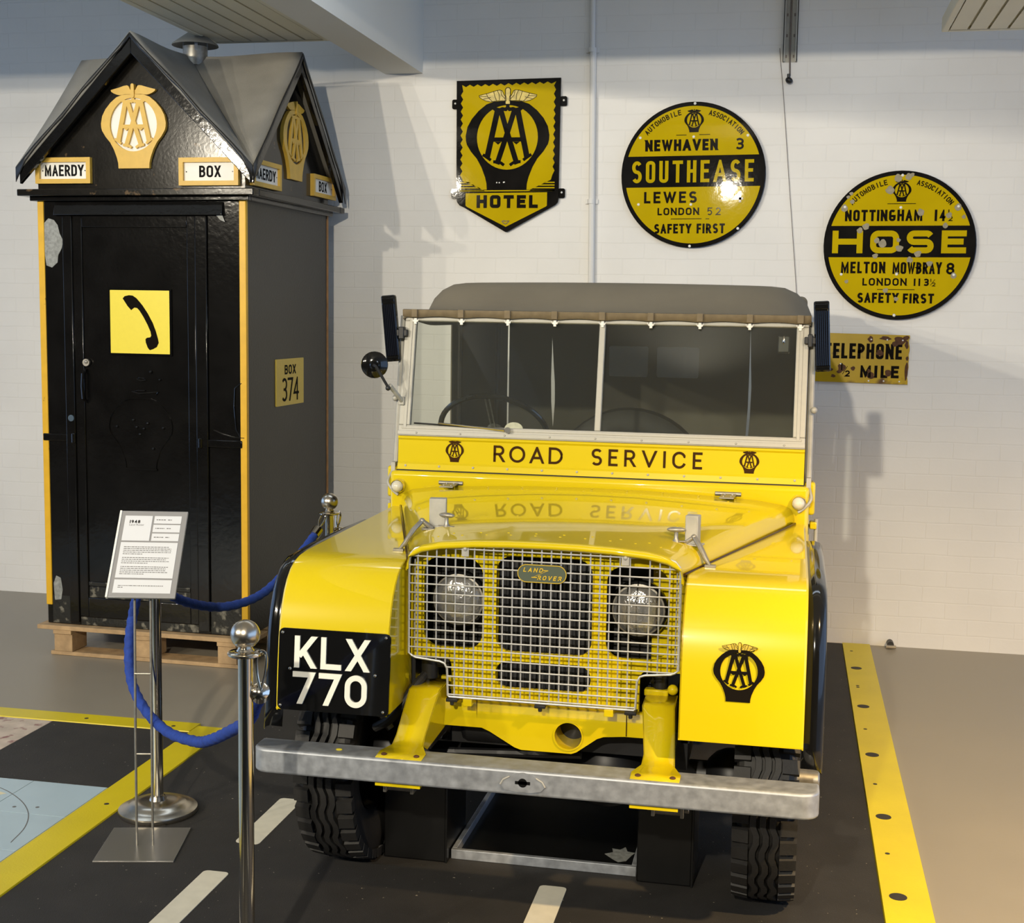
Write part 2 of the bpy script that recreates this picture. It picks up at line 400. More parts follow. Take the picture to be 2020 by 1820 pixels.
WID = {'I': 0.22, 'M': 1.0, 'W': 1.15, 'L': 0.66, 'E': 0.68, 'F': 0.66, 'T': 0.75, ' ': 0.6, '1': 0.22, 'S': 0.74, 'R': 0.76, 'B': 0.76, 'P': 0.72}
def glyph_lines(c, w, h, rnd):
    """centre lines of a block letter fitted to a w x h box"""
    r = min(w, h) * rnd if w > 0 else 0
    def rr(x0, x1, y0, y1, q, a0, a1): return arc
    if c == 'A': return [[(0, 0), (w * .5, h), (w, 0)], [(w * .17, h * .3), (w * .83, h * .3)]]
    if c == 'B':
        m = h * .53; q1 = (h - m) / 2; q2 = m / 2; x1 = w - q2; x2 = w * .93 - q1
        return [[(0, 0), (0, h), (x2, h)] + arc(x2, h - q1, q1, q1, 90, -90)[1:] + [(0, m)], [(x2, m), (x1, m)] + arc(x1, q2, q2, q2, 90, -90)[1:] + [(0, 0)]]
    if c == 'C': return [[(w, h * .74)] + [(w, h - r)] * 0 + arc(w - r, h - r, r, r, 20, 90, 5) + arc(r, h - r, r, r, 90, 180) + arc(r, r, r, r, 180, 270) + arc(w - r, r, r, r, 270, 340, 5)]
    if c == 'D': return [[(0, 0), (0, h), (w - r * 1.2, h)] + arc(w - r * 1.2, h - r * 1.2, r * 1.2, r * 1.2, 90, 0) + arc(w - r * 1.2, r * 1.2, r * 1.2, r * 1.2, 0, -90) + [(0, 0)]]
    if c == 'E': return [[(w, h), (0, h), (0, 0), (w, 0)], [(0, h * .52), (w * .85, h * .52)]]
    if c == 'F': return [[(w, h), (0, h), (0, 0)], [(0, h * .5), (w * .85, h * .5)]]
    if c == 'G': return [arc(w - r, h - r, r, r, 45, 90, 5) + arc(r, h - r, r, r, 90, 180) + arc(r, r, r, r, 180, 270) + arc(w - r, r, r, r, 270, 360) + [(w, h * .42), (w * .55, h * .42)]]
    if c == 'H': return [[(0, 0), (0, h)], [(w, 0), (w, h)], [(0, h * .52), (w, h * .52)]]
    if c == 'I': return [[(w / 2, 0), (w / 2, h)]]
    if c == 'K': return [[(0, 0), (0, h)], [(w * .92, h), (w * .16, h * .36)], [(w * .36, h * .58), (w * .94, 0)]]
    if c == 'L': return [[(0, h), (0, 0), (w, 0)]]
    if c == 'M': return [[(0, 0), (0, h), (w / 2, h * .12), (w, h), (w, 0)]]
    if c == 'N': return [[(0, 0), (0, h)], [(0, h), (w, 0)], [(w, 0), (w, h)]]
    if c in 'O0': return [arc(w - r, h - r, r, r, 0, 90) + arc(r, h - r, r, r, 90, 180) + arc(r, r, r, r, 180, 270) + arc(w - r, r, r, r, 270, 360) + [(w, h - r)]]
    if c == 'P': q = h * .27; return [[(0, 0), (0, h), (w - q, h)] + arc(w - q, h - q, q, q, 90, -90)[1:] + [(0, h - 2 * q)]]
    if c == 'R': q = h * .265; return [[(0, 0), (0, h), (w * .95 - q, h)] + arc(w * .95 - q, h - q, q, q, 90, -90)[1:] + [(0, h - 2 * q)], [(w * .5, h - 2 * q), (w, 0)]]
    if c == 'S':
        a = min(w / 2, h / 4); b = h / 4
        return [arc(w - a, h - b, a, b, 38, 90, 5) + arc(a, h - b, a, b, 90, 270, 10) + arc(w - a, b, a, b, 90, -90, 10) + arc(a, b, a, b, 270, 218, 5)]
    if c == 'T': return [[(0, h), (w, h)], [(w / 2, h), (w / 2, 0)]]
    if c == 'U': return [[(0, h), (0, r)] + arc(r, r, r, r, 180, 270)[1:] + arc(w - r, r, r, r, 270, 360) + [(w, h)]]
    if c == 'V': return [[(0, h), (w / 2, 0), (w, h)]]
    if c == 'W': return [[(0, h), (w * .26, 0), (w * .5, h * .92), (w * .74, 0), (w, h)]]
    if c == 'X': return [[(w * .06, 0), (w * .94, h)], [(w * .06, h), (w * .94, 0)]]
    if c == 'Y': return [[(0, h), (w / 2, h * .45), (w, h)], [(w / 2, h * .45), (w / 2, 0)]]
    if c == '1': return [[(w / 2, 0), (w / 2, h)]]
    if c == '2': a = w / 2; b = h * .28; return [arc(a, h - b, a, b, 165, 0, 9) + [(w * .93, h * .55), (0, 0), (w, 0)]]
    if c == '3': a = w / 2; return [arc(a, h * .75, a * .95, h * .25, 140, -75, 10) + [(w * .45, h * .51)], arc(a, h * .26, a, h * .26, 80, -140, 10)]
    if c == '4': return [[(w * .75, 0), (w * .75, h), (0, h * .3), (w, h * .3)]]
    if c == '5': return [[(w, h), (w * .1, h), (w * .05, h * .55)] + arc(w * .48, h * .32, w * .52, h * .32, 110, -135, 10)]
    if c == '7': return [[(0, h), (w, h), (w * .36, 0)]]
    if c == '8': return [circle(w / 2, h * .75, 1, 1) * 0 + [(w / 2 + w * .45 * math.cos(a * PI / 8), h * .76 + h * .24 * math.sin(a * PI / 8)) for a in range(17)], [(w / 2 + w * .5 * math.cos(a * PI / 8), h * .26 + h * .26 * math.sin(a * PI / 8)) for a in range(17)]]
    if c == '9': return [[(w / 2 + w * .5 * math.cos(a * PI / 8), h * .72 + h * .28 * math.sin(a * PI / 8)) for a in range(17)], [(w, h * .7), (w * .85, h * .2), (w * .3, 0)]]
    if c == '/': return [[(0, 0), (w, h)]]
    if c == '-': return [[(0, h * .5), (w, h * .5)]]
    return []

def empty(name, loc, label, cat, group=None):
    o = bpy.data.objects.new(name, None); COL.objects.link(o)
    o.location = loc; o.empty_display_size = 0.1
    tag(o, label, cat, group)
    return o
def tag(o, label, cat, group=None):
    o['label'] = label; o['category'] = cat
    if group: o['group'] = group
    return o
def struct(o): o['kind'] = 'structure'; return o

def spline(pts, n=8):
    P = [Vector(p) for p in pts]; P = [P[0] * 2 - P[1]] + P + [P[-1] * 2 - P[-2]]; out = []
    for i in range(1, len(P) - 2):
        for k in range(n):
            t = k / n; a, b, c, d = P[i - 1], P[i], P[i + 1], P[i + 2]
            out.append(0.5 * ((2 * b) + (c - a) * t + (2 * a - 5 * b + 4 * c - d) * t * t + (3 * b - a - 3 * c + d) * t ** 3))
    out.append(P[-2]); return out

# ------------------------------------------------------------------ winged AA emblem
def e2(x, y): return ((x - 722) / 1000, (712 - y) / 1000)
EMB_OUT = [(0, -.407 + 0)]
_r = [(0, .407), (.09, .407), (.165, .402), (.25, .372), (.34, .302), (.42, .212), (.47, .122), (.49, .022), (.487, -.03), (.475, -.078), (.425, -.158), (.355, -.238), (.30, -.333), (.255, -.448), (.238, -.518), (.233, -.593)]
EMB_OUT = _r + [(-x, y) for x, y in _r[::-1][:-1]]
EMB_HOLE = [(.356 * math.cos(2 * PI * i / 48), .362 * math.sin(2 * PI * i / 48)) for i in range(48)]
WING = [e2(*p) for p in ((700, 250), (680, 240), (655, 190), (632, 181), (590, 186), (500, 212), (385, 240), (392, 262), (430, 285), (470, 302), (520, 312), (610, 300), (705, 302))]
def emblem(parent, Mx, scale, depth, body, ground=None, wings=None, name='winged_emblem', feathers=None, fill_holes=False):
    S = Mx @ Matrix.Diagonal((scale, scale, 1, 1))
    if ground:
        g = MB(); g.shape([circle(0, 0, .37, 40)], depth * .4, S); g.build(name + '_ground', ground, parent)
    b = MB(); b.shape([EMB_OUT, EMB_HOLE], depth, S)
    for sg in (1, -1):
        def m(*pts): return [(sg * e2(*p)[0], e2(*p)[1]) for p in pts]
        b.stroke(m((608, 392), (490, 930)), .066, depth, S, ext=.2)
        b.stroke(m((640, 400), (722, 660), (835, 1000)), .060, depth, S, ext=.2)
        b.stroke(m((560, 735), (722, 735)), .048, depth, S, ext=0)
        b.prism([e2(575, 760) + (0,), e2(655, 760) + (0,), e2(615, 792) + (0,)] if sg == 1 else [(-e2(575, 760)[0], e2(575, 760)[1], 0), (-e2(615, 792)[0], e2(615, 792)[1], 0), (-e2(655, 760)[0], e2(655, 760)[1], 0)], (0, 0, depth), S)
        b.stroke(m((440, 905), (480, 930), (530, 965)), .034, depth, S, ext=.1)
        b.stroke(m((565, 985), (620, 985), (655, 1000), (685, 1022)), .034, depth, S, ext=.1)
        b.stroke(m((562, 385), (600, 412), (660, 392), (700, 398), (722, 375), (722, 340)), .040, depth, S, ext=.1)
    b.build(name, body, parent)
    w = MB()
    w.shape([WING], depth * .9, S); w.shape([[(-x, y) for x, y in WING]], depth * .9, S)
    w.shape([rrect(-.024, .024, .36, .552, .023)], depth * 1.3, S)
    w.build(name + '_wings', wings or body, parent)
    if feathers:
        f = MB()
        for sg in (1, -1):
            mm = lambda L: [(sg * e2(*p)[0], e2(*p)[1]) for p in L]
            ol = [e2(*p) for p in ()]
            f.stroke([(sg * x, y) for x, y in WING] + [(sg * WING[0][0], WING[0][1])], .006, depth * 1.15, S)
            for L in (((470, 222), (490, 260), (540, 308)), ((555, 198), (570, 250), (590, 300)), ((398, 252), (480, 250)), ((440, 280), (520, 262)), ((640, 190), (650, 240), (690, 280)), ((600, 190), (620, 230), (625, 290))):
                f.stroke(mm(L), .006, depth * 1.15, S)
        f.stroke(rrect(-.03, .03, .355, .557, .028) + [rrect(-.03, .03, .355, .557, .028)[0]], .008, depth * 1.5, S)
        f.build(name + '_feather_lines', feathers, parent)

# ================================================================== THE ROOM
YW = 3.867
struct(MB().box(-9, 7, YW, YW + 0.2, -0.1, 3.7).build('wall_back', M['wall'], smooth=0))
struct(MB().box(-9, 7, -8, YW, -0.1, 0).build('floor', M['floor'], smooth=0))
struct(MB().box(-9, 7, -8, YW, 3.62, 3.75).build('ceiling', M['ceiling'], smooth=0))
struct(MB().box(-9, 7, -8.2, -8, 0, 3.62).build('wall_rear', mat('rear_wall_paint', (.07, .065, .06, 1), .7), smooth=0))
struct(MB().box(-9.2, -9, -8, -2.6, 0, 3.62).build('reflection_block_wall', bpy.data.materials['rear_wall_paint'], smooth=0))  # partial unseen wall, added to block sky reflections on the telephone box
struct(MB().box(-1.585, -1.371, -7.9, YW, 3.05, 3.62).build('ceiling_beam', M['ceiling'], smooth=0))
for xa, xb in ((-9, -1.586), (-1.370, 7)): struct(MB().box(xa, xb, 1.0, 1.25, 3.135, 3.62).build('light_cutoff_beam', M['ceiling'], smooth=0))  # unseen beam added to keep the spots off the upper wall
# skirting shadow gap / cable duct at wall foot is absent: the wall meets the floor directly

def ribbed_panel(x0, x1, y1, z, nr, label):
    t = empty('ribbed_ceiling_panel', ((x0 + x1) / 2, y1 - .8, z), label, 'ceiling panel', 'ribbed ceiling panels')
    b = MB()
    pitch = (x1 - x0 - .06) / nr
    for i in range(nr):
        a = x0 + .03 + i * pitch
        b.prism([(a + .006, y1 - 1.9, z + .004), (a + pitch - .006, y1 - 1.9, z + .004), (a + pitch - .018, y1 - 1.9, z + .03), (a + .018, y1 - 1.9, z + .03)], (0, 1.87, 0))
    b.box(x0 + .02, x1 - .02, y1 - 1.9, y1 - .03, z + .018, z + .05)
    b.build('rib_board', M['cream'], t, smooth=0)
    r = MB(); r.box(x0, x0 + .03, y1 - 1.9, y1, z, z + .07); r.box(x1 - .03, x1, y1 - 1.9, y1, z, z + .07); r.box(x0 + .03, x1 - .03, y1 - .03, y1, z, z + .07)
    r.build('edge_trim', M['cream'], t, bevel=.004)
    h = MB()
    for yy in (y1 - .4, y1 - 1.5):
        h.cyl(.006, z + .05, 3.62, T((x0 + x1) / 2 - .2, yy, 0), 8); h.cyl(.006, z + .05, 3.62, T((x0 + x1) / 2 + .2, yy, 0), 8)
    h.build('hanger_rod', M['dullsteel'], t)
ribbed_panel(-2.345, -1.70, 3.28, 3.118, 6, 'ribbed cream ceiling panel above the black telephone box, beside the beam')
ribbed_panel(1.321, 2.10, 3.45, 3.120, 8, 'ribbed cream ceiling panel at the upper right, above the round signs')

# conduit, trunking, cable, wire
t = empty('wall_conduit', (-.42, YW, 1.0), 'white painted conduit running down the wall between the hotel sign and round sign', 'conduit')
MB().tube([(-.433, YW - .02, 3.62), (-.428, YW - .02, 3.16)], .014, 10).tube([(-.424, YW - .02, 3.16), (-.398, YW - .02, 1.2), (-.395, YW - .02, .02)], .018, 10).build('pipe', M['plastic_white'], t)
for z in (3.15, 2.353, 1.5):
    b = MB(); x = -.428 + (3.16 - z) * .0146
    b.box(x - .034, x + .034, YW - .012, YW, z - .012, z + .012); b.cyl(.022, z - .012, z + .012, T(x, YW - .02, 0), 12)
    b.build('pipe_clip', M['plastic_white'], t)
t = empty('cable_channel', (.606, YW, 3.07), 'galvanised perforated cable channel on the wall above the round signs', 'cable channel')
b = MB()
xa, xb = .572, .645
b.box(xa, xb, YW - .004, YW, 3.068, 3.62); b.box(xa, xa + .004, YW - .03, YW, 3.068, 3.62); b.box(xb - .004, xb, YW - .03, YW, 3.068, 3.62)
b.box(xa, xa + .010, YW - .03, YW - .026, 3.068, 3.62); b.box(xb - .010, xb, YW - .03, YW - .026, 3.068, 3.62)
b.build('channel', M['alu'], t, smooth=0)
b = MB()
for i in range(5):
    for xx in (.59, .627):
        b.box(xx - .004, xx + .004, YW - .0055, YW - .003, 3.09 + i * .105, 3.105 + i * .105)
b.build('channel_slot', M['cable'], t, smooth=0)
t = empty('hanging_cable', (.608, YW - .02, 2.97), 'dark cable hanging from the channel with a small plug at its end', 'cable')
MB().tube([(.606, YW - .012, 3.62), (.608, YW - .012, 3.12), (.612, YW - .02, 3.0), (.608, YW - .025, 2.985)], .0045, 8).build('flex', M['cable'], t)
b = MB(); b.ball(.020, T(.609, YW - .028, 2.972) @ Matrix.Rotation(.5, 4, 'Y'), 14, 8, .8); b.cyl(.008, .0, .02, T(.606, YW - .026, 2.985), 10)
b.build('plug', M['black_dull'], t)
b = MB(); b.tube([(.555, YW - .006, 3.14), (.565, YW - .006, 3.05), (.581, YW - .006, 2.92), (.626, YW - .008, 2.476), (.684, YW - .008, 1.923), (.74, YW - .008, 1.3), (.76, YW - .008, .75)], .0017, 6)
tag(b.build('wire', M['cable']), 'thin brown wire hanging loose down the wall between the two round signs', 'wire')
t = empty('pipe_stub', (1.25, YW - .02, .02), 'small dark pipe stub poking out where wall meets floor right of the mat', 'pipe stub')
b = MB(); b.cyl(.018, -.035, .03, FR((1.25, YW - .03, .022), (1, 0, 0), (0, 0, 1)), 14); b.build('stub', M['black_dull'], t)
b = MB(); b.cyl(.010, -.02, .03, FR((1.258, YW - .06, .012), (0, 0, 1), (0, 1, 0)), 12); b.build('tail', M['chrome'], t)

# ------------------------------------------------------------------ floor coverings
X1, X2 = -1.565, .999
t = empty('road_mat', (-.28, 0, 0), 'long black mat laid as a road under the yellow vehicle', 'mat')
b = MB(); b.box(X1, X2, -5.5, YW - .03, 0, .008); b.build('mat_sheet', M['road'], t, smooth=0)
for (x, ya, yb) in ((-1.02, .515, .93), (-1.02, -.45, .285), (.02, -.42, .425), (.02, -1.6, -1.0), (-1.02, -1.6, -1.0)):
    b = MB(); b.prism([(p[0], p[1], .0078) for p in rrect(x - .042, x + .042, ya, yb, .016, 4)], (0, 0, .0022)); b.build('road_dash', M['roadpaint'], t, smooth=0)

def strip(name, x0, x1, y0, y1, hole_pts, label, chamfer_end=False, small=()):
    o = MB()
    h = .012
    if x1 - x0 < y1 - y0:
        o.prism([(x0, y0, 0), (x0 + .004, y0, h), (x1 - .004, y0, h), (x1, y0, 0)], (0, y1 - y0, 0))
    else:
        o.prism([(x0, y0, 0), (x0, y0 + .004, h), (x0, y1 - .004, h), (x0, y1, 0)], (x1 - x0, 0, 0))
    o = o.build(name, M['stripfloor'], smooth=0)
    tag(o, label, 'floor strip', 'yellow floor edging strips')
    for x, y, r in hole_pts:
        b = MB(); b.cyl(r, h - .002, h + .0006, T(x, y, 0), 20); b.build('screw_recess' if r < .02 else 'recess_disc', M['hole'], o, smooth=0)
    return o
H = [(1.051, y, .027) for y in (3.31, 2.634, 1.948, 1.262, .592, -.08, -.75)] + [(1.042, y, .008) for y in (3.659, 2.953, 2.98, 2.29, 1.599, .927, .26)]
strip('floor_edging_strip', X2, 1.148, -5.4, YW - .03, H, 'wide yellow edging strip with round recesses right of the black road mat')
strip('floor_edging_strip', -1.7065, X1, -5.4, YW - 2.24, [(-1.63, .72, .009), (-1.62, 1.45, .009), (-1.63, -.1, .009), (-1.62, 1.05, .006)], 'yellow edging strip between the blue tiles and the black road mat')
strip('floor_edging_strip', -6.0, -1.7066, 1.548, 1.665, [(-2.2, 1.606, .009), (-1.80, 1.60, .009), (-2.95, 1.606, .009)], 'yellow strip along the far edge of the left-hand floor panels')
b = MB(); b.box(-2.322, -1.7068, .882, 1.547, 0, .009)
tag(b.build('black_floor_panel', M['road'], smooth=0), 'square black floor panel left of the road mat, beyond the blue tiles', 'floor panel')
b = MB(); b.box(-6, -2.324, .882, 1.547, 0, .009)
tag(b.build('stone_floor_panel', M['crazy'], smooth=0), 'pinkish mottled stone floor panel at the left edge', 'floor panel')
t = empty('map_floor', (-2.4, 0, 0), 'pale blue tiled map floor with cream lines at lower left', 'floor panel')
b = MB(); b.box(-4.8, -1.7068, -3, .880, 0, .0065); b.build('grout', M['tilegap'], t, smooth=0)
b = MB()
for i in range(10):
    for j in range(12):
        xa = -1.712 - i * .2955; yb = .876 - j * .298
        if yb - .29 < -3: continue
        b.box(max(xa - .2925, -4.8), xa, yb - .295, yb, .004, .009)
b.build('tile', M['tile'], t, smooth=0)
b = MB(); b.prism([(-2.30, .80, .0088), (-2.12, .765, .0088), (-2.03, .735, .0088), (-2.06, .70, .0088), (-2.12, .66, .0088), (-2.30, .62, .0088)], (0, 0, .0008)); b.build('map_land', M['mapcream'], t, smooth=0)
b = MB()
cpts = spline([(-2.10, .79), (-2.02, .745), (-1.92, .665), (-1.842, .57), (-1.79, .46), (-1.765, .34)], 6)
b.stroke([(p.x, p.y) for p in [Vector((q.x, q.y, 0)) for q in [Vector((v[0], v[1], 0)) for v in [(a.x, a.y) for a in cpts]]]], .0035, .0006, T(0, 0, .0088))
b.build('map_line', M['greyink'], t, smooth=0)
b = MB()
for x, y in ((-2.02, .64), (-1.93, .625), (-1.85, .64)): b.cyl(.007, .0085, .0096, T(x, y, 0), 10)
b.build('map_dot', M['greyink'], t, smooth=0)

# ================================================================== TELEPHONE BOX ON ITS PALLET
YAW = -.024
BX = Vector((math.cos(YAW), math.sin(YAW), 0)); BY = Vector((-math.sin(YAW), math.cos(YAW), 0))
A0 = Vector((-1.873, 2.571, 0)); BW = 1.087
BL = Matrix(((BX.x, BY.x, 0, A0.x), (BX.y, BY.y, 0, A0.y), (0, 0, 1, 0), (0, 0, 0, 1)))      # box-local (a, b, z) -> world
ctr = A0 - BX * BW / 2 + BY * BW / 2
def BF(a, z, out=0): return FR(BL @ Vector((a, -out, z)), BX, (0, 0, 1))       # on the front
def BS(b_, z, out=0): return FR(BL @ Vector((out, b_, z)), BY, (0, 0, 1))      # on the right-hand side
W_ = BW
# pallet
t = empty('wooden_pallet', (ctr.x, ctr.y, 0), 'low pine pallet under the black telephone box', 'pallet')
for i in range(5):
    a0 = -W_ - .035 + 0; y0 = -.045 + i * .232
    b = MB(); b.box(-W_ - .035, .04, y0, y0 + .20, .132, .154, BL); b.build('deck_board', M['pine'], t, bevel=.002)
for i in range(3):
    a = -W_ + .05 + i * .445
    b = MB(); b.box(a, a + .10, -.04, 1.12, .110, .132, BL); b.build('stringer_board', M['pine'], t, bevel=.002)
    for j in range(3):
        y0 = -.03 + j * .50
        b = MB(); b.box(a, a + .10, y0, y0 + .14, .020, .110, BL); b.build('block', M['pine'], t, bevel=.003)
for j in range(3):
    y0 = -.03 + j * .50
    b = MB(); b.box(-W_ + .03, -.02, y0, y0 + .12, .001, .020, BL); b.build('bottom_board', M['pine'], t, bevel=.002)

box = empty('telephone_box', (ctr.x, ctr.y, .154), 'tall black roadside telephone box with gabled roof standing on a pallet', 'telephone box')
b = MB(); b.box(-W_ + .012, -.012, .03, W_ - .006, .155, 2.285, BL); b.build('cabin', M['boxblack_side'], box, smooth=0)
# side sheet (right), its rusty far edge
b = MB(); b.box(-.013, .0, .03, W_ - .02, .155, 2.27, BL); b.build('side_panel', M['boxblack_side'], box, smooth=0)
b = MB(); b.box(-.012, .004, W_ - .02, W_, .155, 2.27, BL); b.build('rear_edge_strip', mat('weathered_ochre', (.30, .15, .05, 1), .6, noise=(20, .3)), box, smooth=0)
b = MB()
b.box(-W_, -.905, .0, .035, .155, 2.26, BL); b.box(-.195, 0, .0, .035, .155, 2.26, BL)
b.box(-.905, -.195, .0, .035, 2.19, 2.26, BL); b.box(-.905, -.195, .0, .035, .155, .20, BL)
b.build('front_frame', M['boxblack'], box, bevel=.003)
b = MB(); b.prism([(-.995, -.026, 2.187), (-.995, 0, 2.187), (-.995, 0, 2.25), (-.995, -.008, 2.25)], (.885, 0, 0), BL); b.build('header_board', M['boxblack'], box, bevel=.003)
for a, bb in ((-.955, -.905), (-.255, -.195)):
    b = MB(); b.box(a, bb, -.014, .0, .17, 2.185, BL); b.build('upright_batten', M['boxblack'], box, bevel=.004)
for a, bb in ((-W_ - .004, -1.058), (-.030, .004)):
    b = MB(); b.box(a, bb, -.006, .02, .155 if a > -.5 else .25, 2.262, BL); b.build('corner_strip', M['stripyellow'], box, bevel=.003)
# door
door = MB().box(-.903, -.257, .004, .03, .20, 2.185, BL).build('door', M['boxblack'], box, smooth=0)
b = MB()
b.box(-.903, -.855, -.006, .006, .20, 2.185, BL); b.box(-.300, -.256, -.006, .006, .20, 2.185, BL); b.box(-.856, -.299, -.006, .006, 2.13, 2.185, BL); b.box(-.856, -.299, -.006, .006, .20, .30, BL)
b.build('door_rail', M['boxblack'], door, bevel=.004)
# bottom wear
b = MB(); b.box(-.853, -.302, -.001, .005, .30, .355, BL); b.box(-.853, -.302, -.004, .005, .36, .38, BL); b.build('kick_board', M['boxblack_low'], door, bevel=.002)
b = MB(); b.box(-W_ + .03, -.957, -.0015, .01, .16, .30, BL); b.box(-.193, -.032, -.0015, .01, .16, .32, BL); b.box(-.90, -.26, -.0015, .012, .158, .198, BL); b.build('scuffed_foot', M['boxblack_low'], box, smooth=0)
# handset sign on the door
sg = MB().shape([rrect(-.1665, .1665, -.1615, .1615, .004)], .006, BF(-.550, 1.677, .0)).build('door_sign', M['black_gloss'], door, smooth=0)
b = MB(); b.shape([rrect(-.157, .157, -.1525, .1525, .002)], .0075, BF(-.550, 1.677, .0)); b.build('sign_face', M['signyellow'], door, smooth=0)
hs = [(622, 640), (634, 626), (660, 620), (682, 622), (705, 638), (740, 680), (772, 730), (800, 785), (818, 835), (830, 880), (834, 905), (822, 930), (800, 943), (780, 950), (768, 935), (757, 905), (755, 884), (764, 875), (784, 872), (790, 862), (786, 838), (768, 795), (745, 750), (722, 712), (708, 697), (692, 694), (684, 700), (672, 710), (650, 685)]
b = MB(); b.shape([[((x - 722) / 355 * .314, (781 - y) / 382 * .305) for x, y in hs]], .0083, BF(-.550, 1.677, .0)); b.build('handset_symbol', M['ink'], door, smooth=0)
# strap hinges, lock, handle
for a, c in ((-1.085, -.915), (-.235, -.02)):
    b = MB(); b.box(a, c, -.012, .0, 1.082, 1.118, BL); b.cyl(.012, 1.075, 1.125, BL @ T(c if a < -.5 else a, -.012, 0), 12); b.build('iron_strap', M['boxblack'], box, bevel=.004)
b = MB(); b.tube([BL @ Vector(p) for p in ((-.845, -.008, 1.44), (-.845, -.035, 1.42), (-.847, -.038, 1.36), (-.845, -.035, 1.30), (-.845, -.008, 1.285))], .008, 8); b.build('door_handle', M['boxblack'], door)
b = MB(); b.cyl(.018, .0, .012, BF(-.838, 1.475, .006), 14); b.ball(.010, BF(-.835, 1.478, .016), 10, 6); b.build('lock', M['dullsteel'], door)
b = MB(); b.cyl(.016, 0, .004, BF(-.925, 1.199, .014), 18); b.build('blue_stud', mat('faded_blue_paint', (.035, .065, .10, 1), .5), box)
# ghost of the old badge, raised under the paint
S = BF(-.560, 1.165, -.004) @ Matrix.Diagonal((.345, .345, 1, 1))
b = MB(); b.stroke(EMB_OUT + [EMB_OUT[0]], .018, .007, S); b.stroke([(-.24, -.60), (.24, -.60)], .03, .009, S)
for x, y in ((-.36, .0), (.36, .0), (-.1, .1), (.12, .06), (0, -.1), (-.05, .0), (.06, -.02), (.2, -.3)): b.ball(.02, S @ T(x, y, .006) @ Matrix.Diagonal((1, 1, .3, 1)), 8, 6)
b.build('badge_outline', M['boxblack'], door)
b = MB(); b.tube([BF(-.56 + x, z, .003) @ Vector((0, 0, 0)) for x, z in ((.03, 1.345), (-.01, 1.345), (-.04, 1.338), (.0, 1.330), (.06, 1.336), (.10, 1.340), (.085, 1.325))], .0035, 6)
b.tube([BF(-.545 + x, z, .003) @ Vector((0, 0, 0)) for x, z in ((-.03, 1.400), (-.015, 1.408), (.01, 1.404), (.02, 1.396), (-.005, 1.392))], .003, 6, closed=True)
b.ball(.008, BF(-.498, 1.437, .004), 8, 6); b.ball(.006, BF(-.45, 1.40, .004), 8, 6)
b.build('paint_lump', M['boxblack'], door)
b = MB(); b.tube([BF(-.012 + x, z, .004) @ Vector((0, 0, 0)) for x, z in ((-.01, 1.395), (-.045, 1.37), (-.05, 1.28), (-.04, 1.17), (-.02, 1.135)) ], .003, 6)
b.tube([BF(x, z, .004) @ Vector((0, 0, 0)) for x, z in ((-.17, 1.165), (-.12, 1.145), (-.06, 1.132), (-.01, 1.132))], .003, 6); b.build('loose_wire', M['black_gloss'], box)
b = MB(); b.shape([[(-1.058, 2.15), (-1.035, 2.173), (-1.005, 2.165), (-.985, 2.14), (-.975, 2.10), (-.957, 2.065), (-.965, 2.03), (-.985, 1.995), (-.99, 1.96), (-1.02, 1.935), (-1.050, 1.945), (-1.058, 2.0)]], .0016, BF(0, 0, .0003)); b.build('flaked_patch', M['flake'], box, smooth=0)
b = MB(); b.shape([[(-1.05, .36), (-1.035, .40), (-1.01, .39), (-1.0, .33), (-1.01, .28), (-1.045, .275)]], .0018, BF(0, 0, .0006)); b.build('flaked_patch', M['flake'], box, smooth=0)
b = MB(); b.shape([[(-.165, 2.235), (-.115, 2.19), (-.10, 2.155), (-.125, 2.165), (-.175, 2.22)]], .002, BF(0, 0, .006)); b.build('flaked_patch', M['flake'], box, smooth=0)
# side plate BOX 374
sp = MB().shape([rrect(-.182, .182, -.119, .119, .004)], .006, BS(.532, 1.378, 0)).build('side_number_plate', M['plateyellow'], box, smooth=0)
b = MB(); Pm = BS(.532, 1.378, .006)
b.text('BOX', -.075, .072, .040, .088, .009, .001, Pm, gap=.22); b.text('374', -.115, .112, -.098, .022, .013, .001, Pm, gap=.10); b.build('plate_lettering', M['matte_ink'], sp, smooth=0)
# cornice
b = MB()
o = .072
for (x0, x1, y0, y1) in ((-W_ - o, o, -o, .0), (-W_ - o, o, W_, W_ + o), (-W_ - o, -W_, 0, W_), (0, o, 0, W_)): b.box(x0, x1, y0, y1, 2.276, 2.308, BL)
b.build('cornice', M['boxblack_worn'], box, bevel=.004)
b = MB()
for (x0, x1, y0, y1) in ((-W_ - .03, .03, -.03, .0), (-W_ - .03, -W_, 0, W_), (0, .03, 0, W_)): b.box(x0, x1, y0, y1, 2.255, 2.277, BL)
b.build('cornice_moulding', M['boxblack'], box, bevel=.003)
